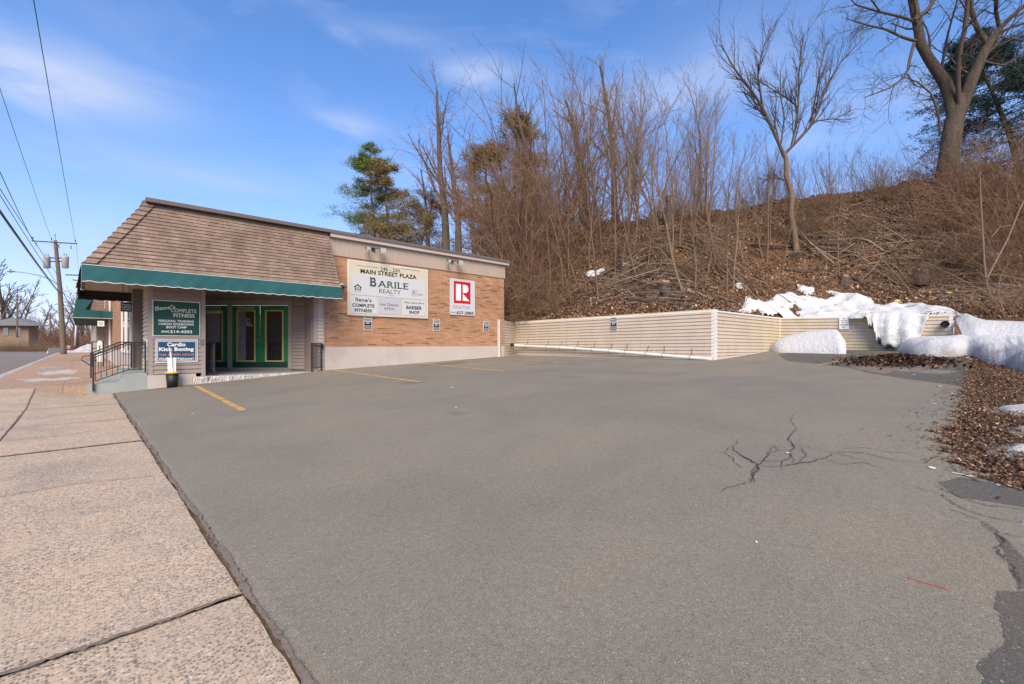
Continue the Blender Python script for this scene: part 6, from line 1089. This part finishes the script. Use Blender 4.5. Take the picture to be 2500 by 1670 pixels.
for k, (px, ty, Y) in enumerate([(905, 560, 50), (880, 590, 50), (985, 480, 43), (1060, 430, 42), (1135, 450, 41)]):
    b = at(px, 700, Y); put((k * 2) % 7, b, tz(b, ty, Y) / 9.0, 'background bare tree showing over the flat roof', 'thin bare trees behind the roof')
# vine covered tree
b, Y = hit(1300, 655); Y += 4; b = P(1300, 500, Y); b[2] = float(hz(b[0], b[1])[0]); o = thing('vine_covered_tree', 'tall dead tree completely wrapped in reddish brown vines', 'tree', b); top = tz(b, 300, Y); r_ = np.random.default_rng(91)
mb = MB(); p = grow(b[None] - (0, 0, .2), np.array([[-.02, .03, 1.]]), np.array([top * .95]), 12, .03, .01, r_); mb.tubes(p, (np.linspace(.3, .06, 12))[None], 8); mb.build('trunk', M['bark'], o, True)
n = 1500; t = r_.uniform(.02, .97, n); f = t * 11; a = f.astype(int).clip(0, 10); c0 = p[0][a] + (p[0][a + 1] - p[0][a]) * (f - a)[:, None]; rad = np.interp(t, [0, .3, .55, .85, 1], [2.6, 1.8, 1.7, 1.5, .35]); an = r_.uniform(0, 6.28, n); q = rad * np.sqrt(r_.uniform(.02, 1, n)); s = c0 + np.stack([q * np.cos(an), q * np.sin(an), 0 * q], -1)
pth = grow(s, r_.normal(0, 1, (n, 3)) + (0, 0, .1), r_.uniform(.6, 1.7, n), 7, .35, -.06, r_); mb = MB(); mb.tubes(pth, r_.uniform(.006, .011, n)[:, None] * np.ones((1, 7)), 3); mb.build('vines', M['twig_r'], o, True)
# forked leaning stem in front at right
b, Y = hit(2425, 736); o = thing('bare_sapling', 'forked tan stem leaning left in front of the brush at the right edge', 'sapling', b); mb = MB()
for l in ([(2428, 745, 7), (2412, 712, 6), (2404, 660, 5), (2400, 590, 4.5), (2395, 500, 3.5), (2392, 420, 2)], [(2410, 680, 4.5), (2430, 640, 4), (2460, 585, 3.5), (2490, 510, 3), (2510, 470, 2)], [(2420, 580, 2.5), (2440, 555, 2.5), (2480, 548, 2)]): p, r = SK(l, Y, .2, 10, .8); mb.tubes(p[None], r[None], 6)
mb.build('stem', M['sapl'], o, True)

# ------------------------------------------------------------------ street side: neighbouring shop, poles, cables, far things
NB = thing('neighbour_shop', 'tan shop front beyond the brick facade with green canopy over the sidewalk', 'building', (1.3, 45, .2))
mb = MB(); mb.box(.9, 12, 46, 70, .1, 3.9); mb.build('wall', M['siding'], NB); 
mb = MB(); mb.prism([(-.1, 44.5, 3.3), (1.3, 44.5, 5.2), (1.3, 44.5, 3.3)], (0, 24, 0)); mb.build('roof', M['shingle_y'], NB)
CN = thing('shop_canopy', 'tall green canvas canopy projecting over the far sidewalk', 'canopy', (-.1, 34, 2.6))
pts = [(-.27, 2.62), (-.22, 3.0), (-.12, 4.0), (.55, 3.72), (.2, 3.05), (1.3, 3.0), (1.3, 2.62)]
mb = MB(); mb.prism([(x, 33, z) for x, z in pts], (0, 14, 0)); mb.build('canvas', M['awn'], CN); mb = MB(); mb.tube([(-.27, 32.97, 2.61), (1.3, 32.97, 2.61)], .012, 4); mb.build('piping', M['pipe_w'], CN)
S = thing('shop_sign', 'small white two line sign hanging below the far green canopy', 'sign', (.8, 32, 2.1)); g_ = Face(32); mb = MB(); g_.box(mb, 238, 254.5, 783.5, 796.5, 0, .04); mb.build('board', M['inkw'], S); g_ = Face(31.96); mb = MB(); g_.text(mb, 'BARBER', 240, 252.5, 786.5, 789.5, .002, bold=.02); g_.text(mb, 'SHOP', 242, 250.5, 791, 794, .002, bold=.02); mb.build('lettering', M['ink'], S)
r = Face(31.98).rect(238, 254.5, 783.5, 796.5); mb = MB(); mb.tube([(r[0] + .1, 31.98, r[3]), (r[0] + .1, 31.98, 2.95)], .01, 4); mb.tube([(r[1] - .1, 31.98, r[3]), (r[1] - .1, 31.98, 2.95)], .01, 4); mb.build('hanger', M['black'], S)
# second entry railing with newspaper box
yr = 27.0; xa_, xb_ = onY(223, yr)[0], onY(254, yr)[0]; o = thing('sidewalk_railing', 'black square rail guarding the far shop steps on the sidewalk', 'railing', (xa_, yr, .23)); z0, z1 = .23, zat(833, onY(223, yr)[1])
mb = MB(); mb.box(xa_, xa_ + .05, yr, yr + .05, z0, z1); mb.box(xb_ - .05, xb_, yr, yr + .05, z0, z1); mb.build('post', M['black'], o); mb = MB()
for t in (.25, .5, .72, .98): mb.box(xa_ + .05, xb_ - .05, yr + .01, yr + .04, z0 + (z1 - z0) * t - .02, z0 + (z1 - z0) * t + .02)
mb.build('rail', M['black'], o)
yr = 25.0; x0_, x1_ = onY(237, yr)[0], onY(250, yr)[0]; o = thing('newspaper_box', 'white newspaper box on the sidewalk in front of the brick facade', 'newspaper box', (x0_, yr, .23)); mb = MB(); mb.box(x0_, x1_, yr, yr + .35, .5, 1.3); mb.box(x0_ + .02, x1_ - .02, yr + .03, yr + .3, 1.301, 1.36); mb.build('cabinet', M['white'], o); mb = MB(); mb.box(x0_ + .09, x1_ - .1, yr - .012, yr - .001, .85, 1.18); mb.build('display_window', M['glass'], o); mb = MB(); mb.box(x0_ + .08, x1_ - .08, yr + .1, yr + .25, .226, .499); mb.build('pedestal', M['blackp'], o)
# utility poles
Yp = 45.0
pb = P(156, 866, Yp); pb[2] = -.1; pt_ = P(135, 587, Yp)
o = thing('utility_pole', 'leaning wooden utility pole with crossarm and two transformers beside the street', 'utility pole', pb)
mb = MB(); mb.tube(resample([pb, P(152, 800, Yp), P(146, 700, Yp), pt_], 16), np.linspace(.24, .14, 16), 12); mb.build('pole', M['wood'], o, True)
xv = np.array((CS, -SN, 0)); fw = np.array((SN, CS, 0)); mb = MB(); a, b_ = P(78, 588, Yp - .2), P(188, 595, Yp - .2); mb.tube([a, b_], .06, 4); ca_ = mb.build('crossarm', M['wood'], o)
for px, py in ((80, 586), (126, 588), (184, 592)):
    mb = MB(); q = P(px, py, Yp - .2); mb.tube([q, q + (0, 0, .16), q + (0, 0, .22), q + (0, 0, .3)], [.025, .025, .06, .02], 8); mb.build('insulator', M['blackp'], ca_)
for px, py in ((88, 592), (143, 597), (173, 600)):
    mb = MB(); q = P(px, py, Yp - .2); mb.tube([q, q + (0, 0, -.25), q + xv * .1 + (0, 0, -.32)], .045, 6); mb.build('cutout', M['alu'], ca_)
mb = MB(); mb.tube([P(118, 590, Yp - .3), P(134, 606, Yp - .3)], .02, 4); mb.tube([P(150, 592, Yp - .3), P(137, 606, Yp - .3)], .02, 4); mb.tube([pt_, pt_ + (0, 0, .7)], .02, 4); mb.tube([pt_ + (0, 0, .5) - xv * .12, pt_ + (0, 0, .5) + xv * .12], .02, 4); mb.build('brace', M['alu'], ca_)
for px in (114.5, 159.5):
    mb = MB(); c = P(px, 655, Yp - .3); mb.tube([c + (0, 0, 0), c + (0, 0, .03), c + (0, 0, 1.05), c + (0, 0, 1.12), c + (0, 0, 1.2)], [.2, .26, .27, .29, .18], 16, True); tr = mb.build('transformer', M['zinc'], o, True)
    for dx in (-.12, .12): mb = MB(); q = c + xv * dx + (0, 0, 1.15); mb.tube([q, q + (0, 0, .3)], [.05, .03], 8); mb.build('bushing', M['alu'], tr)
    mb = MB(); q = c + (0, 0, .7); e = P(140, 640, Yp); mb.tube([q, (e[0], e[1], q[2])], .05, 4); mb.tube([q + (0, 0, .35), (e[0], e[1], q[2] + .35)], .05, 4); mb.build('mounting_arm', M['blackp'], tr)
mb = MB(); mb.tube(resample([P(142, 697, Yp), P(125, 683, Yp - .5), P(95, 672, Yp - 1), P(50, 664, Yp - 1.5), P(30, 663.5, Yp - 1.8)], 12), .035, 6); am = mb.build('lamp_arm', M['alu'], o, True)
mb = MB(); q = P(26, 663, Yp - 1.8); mb.tube([q + xv * .4, q, q - xv * .35], [.05, .11, .04], 8); mb.tube([q + (0, 0, .1), q + (0, 0, .22)], .05, 6); mb.build('lamp_head', M['alu'], am)
def pole(px, py, ty, Y, r, label, arms=()):
    b = P(px, py, Y); b[2] = max(b[2], -.16); o = thing('utility_pole', label, 'utility pole', b); mb = MB(); t_ = P(px + (8 if 'white' in label else 0), ty, Y); mb.tube(resample([b, t_], 6), np.linspace(r, r * .65, 6), 8); mb.build('pole', M['wood'], o, True)
    for x0, x1, y0, y1 in arms: mb = MB(); mb.tube([P(x0, y0, Y - .2), P(x1, y1, Y - .2)], r * .4, 4); mb.build('crossarm', M['wood'], o)
pole(187, 844, 668, 85, .28, 'second utility pole with white guard, just left of the green canopy', [(160, 196, 671, 672), (178, 192, 683, 686)])
pole(42, 823, 719, 70, .12, 'slim dark pole in front of the grey roofed house', [(32, 44, 730, 730)]); pole(123, 821, 763, 95, .16, 'short distant pole with crossarm between the bare trees', [(113, 132, 770, 771)])
mb = MB(); mb.tube([P(183, 844, 84), P(186, 775, 84)], .1, 6); tag(mb.build('cable_guard', M['white'], smooth=True), 'white guard tube running up beside the second utility pole', 'cable guard')
def wire(p0, p1, sag, r, label, n=40):
    t = np.linspace(0, 1, n)[:, None]; p = np.array(p0) + (np.array(p1) - np.array(p0)) * t; p[:, 2] -= (4 * sag * t * (1 - t))[:, 0]; mb = MB(); mb.tube(p, r, 4); tag(mb.build('overhead_cable', M['cable'], smooth=True), label, 'cable')
def thru(px, py, Y, px2, py2, Y2, ext, r, label, sag=.15):
    a, b = P(px, py, Y), P(px2, py2, Y2); d = b - a; wire(a, b + d * ext, sag, r, label)
thru(184, 590, Yp, 83, 0, 13, .25, .012, 'thin overhead cable, the uppermost and most upright in the sky', .1); thru(126, 586, Yp, 0, 210, 17, .3, .011, 'second thin overhead cable left of the most upright one')
thru(80, 588, Yp, 0, 415, 26, .4, .022, 'twisted overhead cable reaching the left end of the crossarm'); thru(138, 668, Yp, 0, 455, 22, .4, .018, 'upper of two close cables meeting the pole below its transformers'); thru(138, 690, Yp, 0, 470, 22, .4, .018, 'lower of two close cables meeting the pole below its transformers')
thru(140, 708, Yp, 0, 508, 20, .4, .042, 'thickest black cable sagging to the pole below the lamp arm'); thru(140, 712, Yp, 0, 515, 24, .4, .018, 'thin cable just beneath the thickest black one')
wire(P(150, 706, Yp), P(192, 758, 85), .6, .03, 'cable running from the near pole to the second pole'); wire(P(150, 700, Yp), P(192, 740, 85), .6, .015, 'upper thin cable between the near pole and the second pole'); wire(P(186, 592, Yp), P(194, 672, 85), .5, .012, 'high cable from the right crossarm end to the second pole')
# far house
Yh_ = 100.0; o = thing('grey_roof_house', 'low house with grey gabled roof across the street at the left edge', 'house', P(20, 830, Yh_)); mb = MB()
def fb(mb, x0, x1, y0, y1, Y0, Y1):
    b = [P(x0, y1, Y0), P(x1, y1, Y0), P(x1, y1, Y0) + fw * (Y1 - Y0), P(x0, y1, Y0) + fw * (Y1 - Y0)]; t = [np.array((q[0], q[1], P(x0, y0, Y0)[2])) for q in b]; mb.hexa(b, t)
fb(mb, -40, 70, 793, 850, Yh_, Yh_ + 2); mb.build('wall', M['wallb'], o)
mb = MB(); A_ = [P(-60, 795, Yh_ - 1.5), P(26, 776, Yh_ - 1.5), P(92, 795, Yh_ - 1.5)]; mb.prism(A_, fw * 3); mb.build('roof', M['roofg'], o)
mb = MB(); fb(mb, 8, 20, 800, 820, Yh_ - .1, Yh_ - .02); fb(mb, 40, 50, 800, 822, Yh_ - .1, Yh_ - .02); mb.build('window', M['glass2'], o)
# hedge of dry brush in front of the far house
LB = ('dry brown hedge brush in front of the grey roofed house', 'hedge brush across the street')
for k, px in enumerate(range(-6, 118, 9)):
    b = P(px, 840, 84 + (k % 3)); b[2] = -.16; putb(3, b, rnd.uniform(.85, 1.25), *LB)
# far bare trees
far = [(5, 600, 120), (30, 690, 125), (55, 710, 115), (72, 735, 130), (103, 735, 140), (112, 760, 135), (135, 770, 150), (170, 700, 125), (205, 690, 120), (225, 720, 130), (190, 735, 150), (20, 720, 140), (-10, 700, 110), (85, 765, 150), (152, 745, 150)]
ft = bare_tree('bare_tree', 'x', 'tree', (0, 0, 0), 12, .26, (0, 0), 101, lv=((13, .2, .97, .7, .45, .5), (6, .2, .95, .6, .5, .55), (5, .2, .95, .6, .5, .6)), tm='bark', bm='bark', rmin=.035, up=.05)
ft2 = bare_tree('bare_tree', 'x', 'tree', (0, 0, 0), 12, .22, (.1, 0), 102, lv=((9, .15, .97, .5, .6, .6), (6, .2, .95, .6, .5, .55), (5, .2, .95, .6, .5, .6)), tm='bark', bm='bark', rmin=.035, up=.05)
for k, (px, ty, Y) in enumerate(far):
    b = P(px, 840, Y); b[2] = -.16; s_ = max((CAMZ + (HORY - ty) * Y / F) / 12, .3); src = (ft, ft2)[k % 2]; lb = 'distant bare tree across the street at the left'
    if k < 2: src.location = tuple(float(v) for v in b); src.scale = (s_,) * 3; src['label'] = lb; src['group'] = 'distant bare trees at the left'
    else: dup(src, b, rnd.uniform(0, 6.28), s_, lb, 'distant bare trees at the left')
r_ = np.random.default_rng(33); n = 1600; px = r_.uniform(-60, 275, n); Y = r_.uniform(110, 135, n); s = np.array([P(a, 840, y) for a, y in zip(px, Y)]); s[:, 2] = -.2; p = grow(s, r_.normal(0, .25, (n, 3)) + (0, 0, 1), r_.uniform(2.5, 6.5, n), 6, .12, .02, r_); mb = MB(); mb.tubes(p, np.linspace(.05, .03, 6)[None] * np.ones((n, 1)), 3); c, rc = spawn(p, np.full((n, 6), .03), 4, .2, .9, .7, .4, .8, .02, .1, 4, r_, .025, .3); mb.tubes(c, rc, 3); tag(mb.build('treeline', M['twig_r']), 'brown winter brush line far beyond the cross street', kind='stuff')
xs = np.linspace(-140, 40, 60); mb = MB(); rows = [np.stack([xs, 160 + z_ * 4 + 0 * xs, np.maximum(-.3, z_ * 1.2 + (.5 * np.sin(xs * .5) + .4 * np.sin(xs * 1.3)) * (z_ > 0))], -1) for z_ in (-.3, 1, 1.6, 1.8)]
mb.grid(np.array(rows)); tag(mb.build('wooded_ridge', M['twig_r']), 'low brown wooded rise at the horizon', kind='structure')
for k, (px, Y) in enumerate(((161, 92), (167, 96))):
    b = P(px, 843, Y); b[2] = -.13; o = thing('traffic_barrel', ('orange traffic barrel by the cross street, nearer the leaning pole', 'orange traffic barrel by the cross street, farther from the leaning pole')[k], 'traffic barrel', b, 'traffic barrels'); mb = MB(); mb.tube([b, b + (0, 0, 1.1)], [.36, .27], 12); mb.build('barrel', M['orange'], o, True)
    for z in (.45, .8): mb = MB(); mb.tube([b + (0, 0, z), b + (0, 0, z + .14)], [.35, .335], 12, False); mb.build('band', M['white'], o, True)
b = P(140, 855, 62); b[2] = -.13; o = thing('utility_cabinet', 'low grey roadside cabinet behind the leaning pole base', 'cabinet', b); mb = MB(); mb.box(b[0] - .9, b[0] + .5, b[1], b[1] + .8, -.13, .75); mb.build('housing', M['alu'], o); mb = MB(); mb.box(b[0] - .95, b[0] + .55, b[1] - .05, b[1] + .85, .751, .80); mb.build('lid', M['coping'], o)
for o in list(C.objects):
    if o.get('label') == 'x': bpy.data.objects.remove(o)
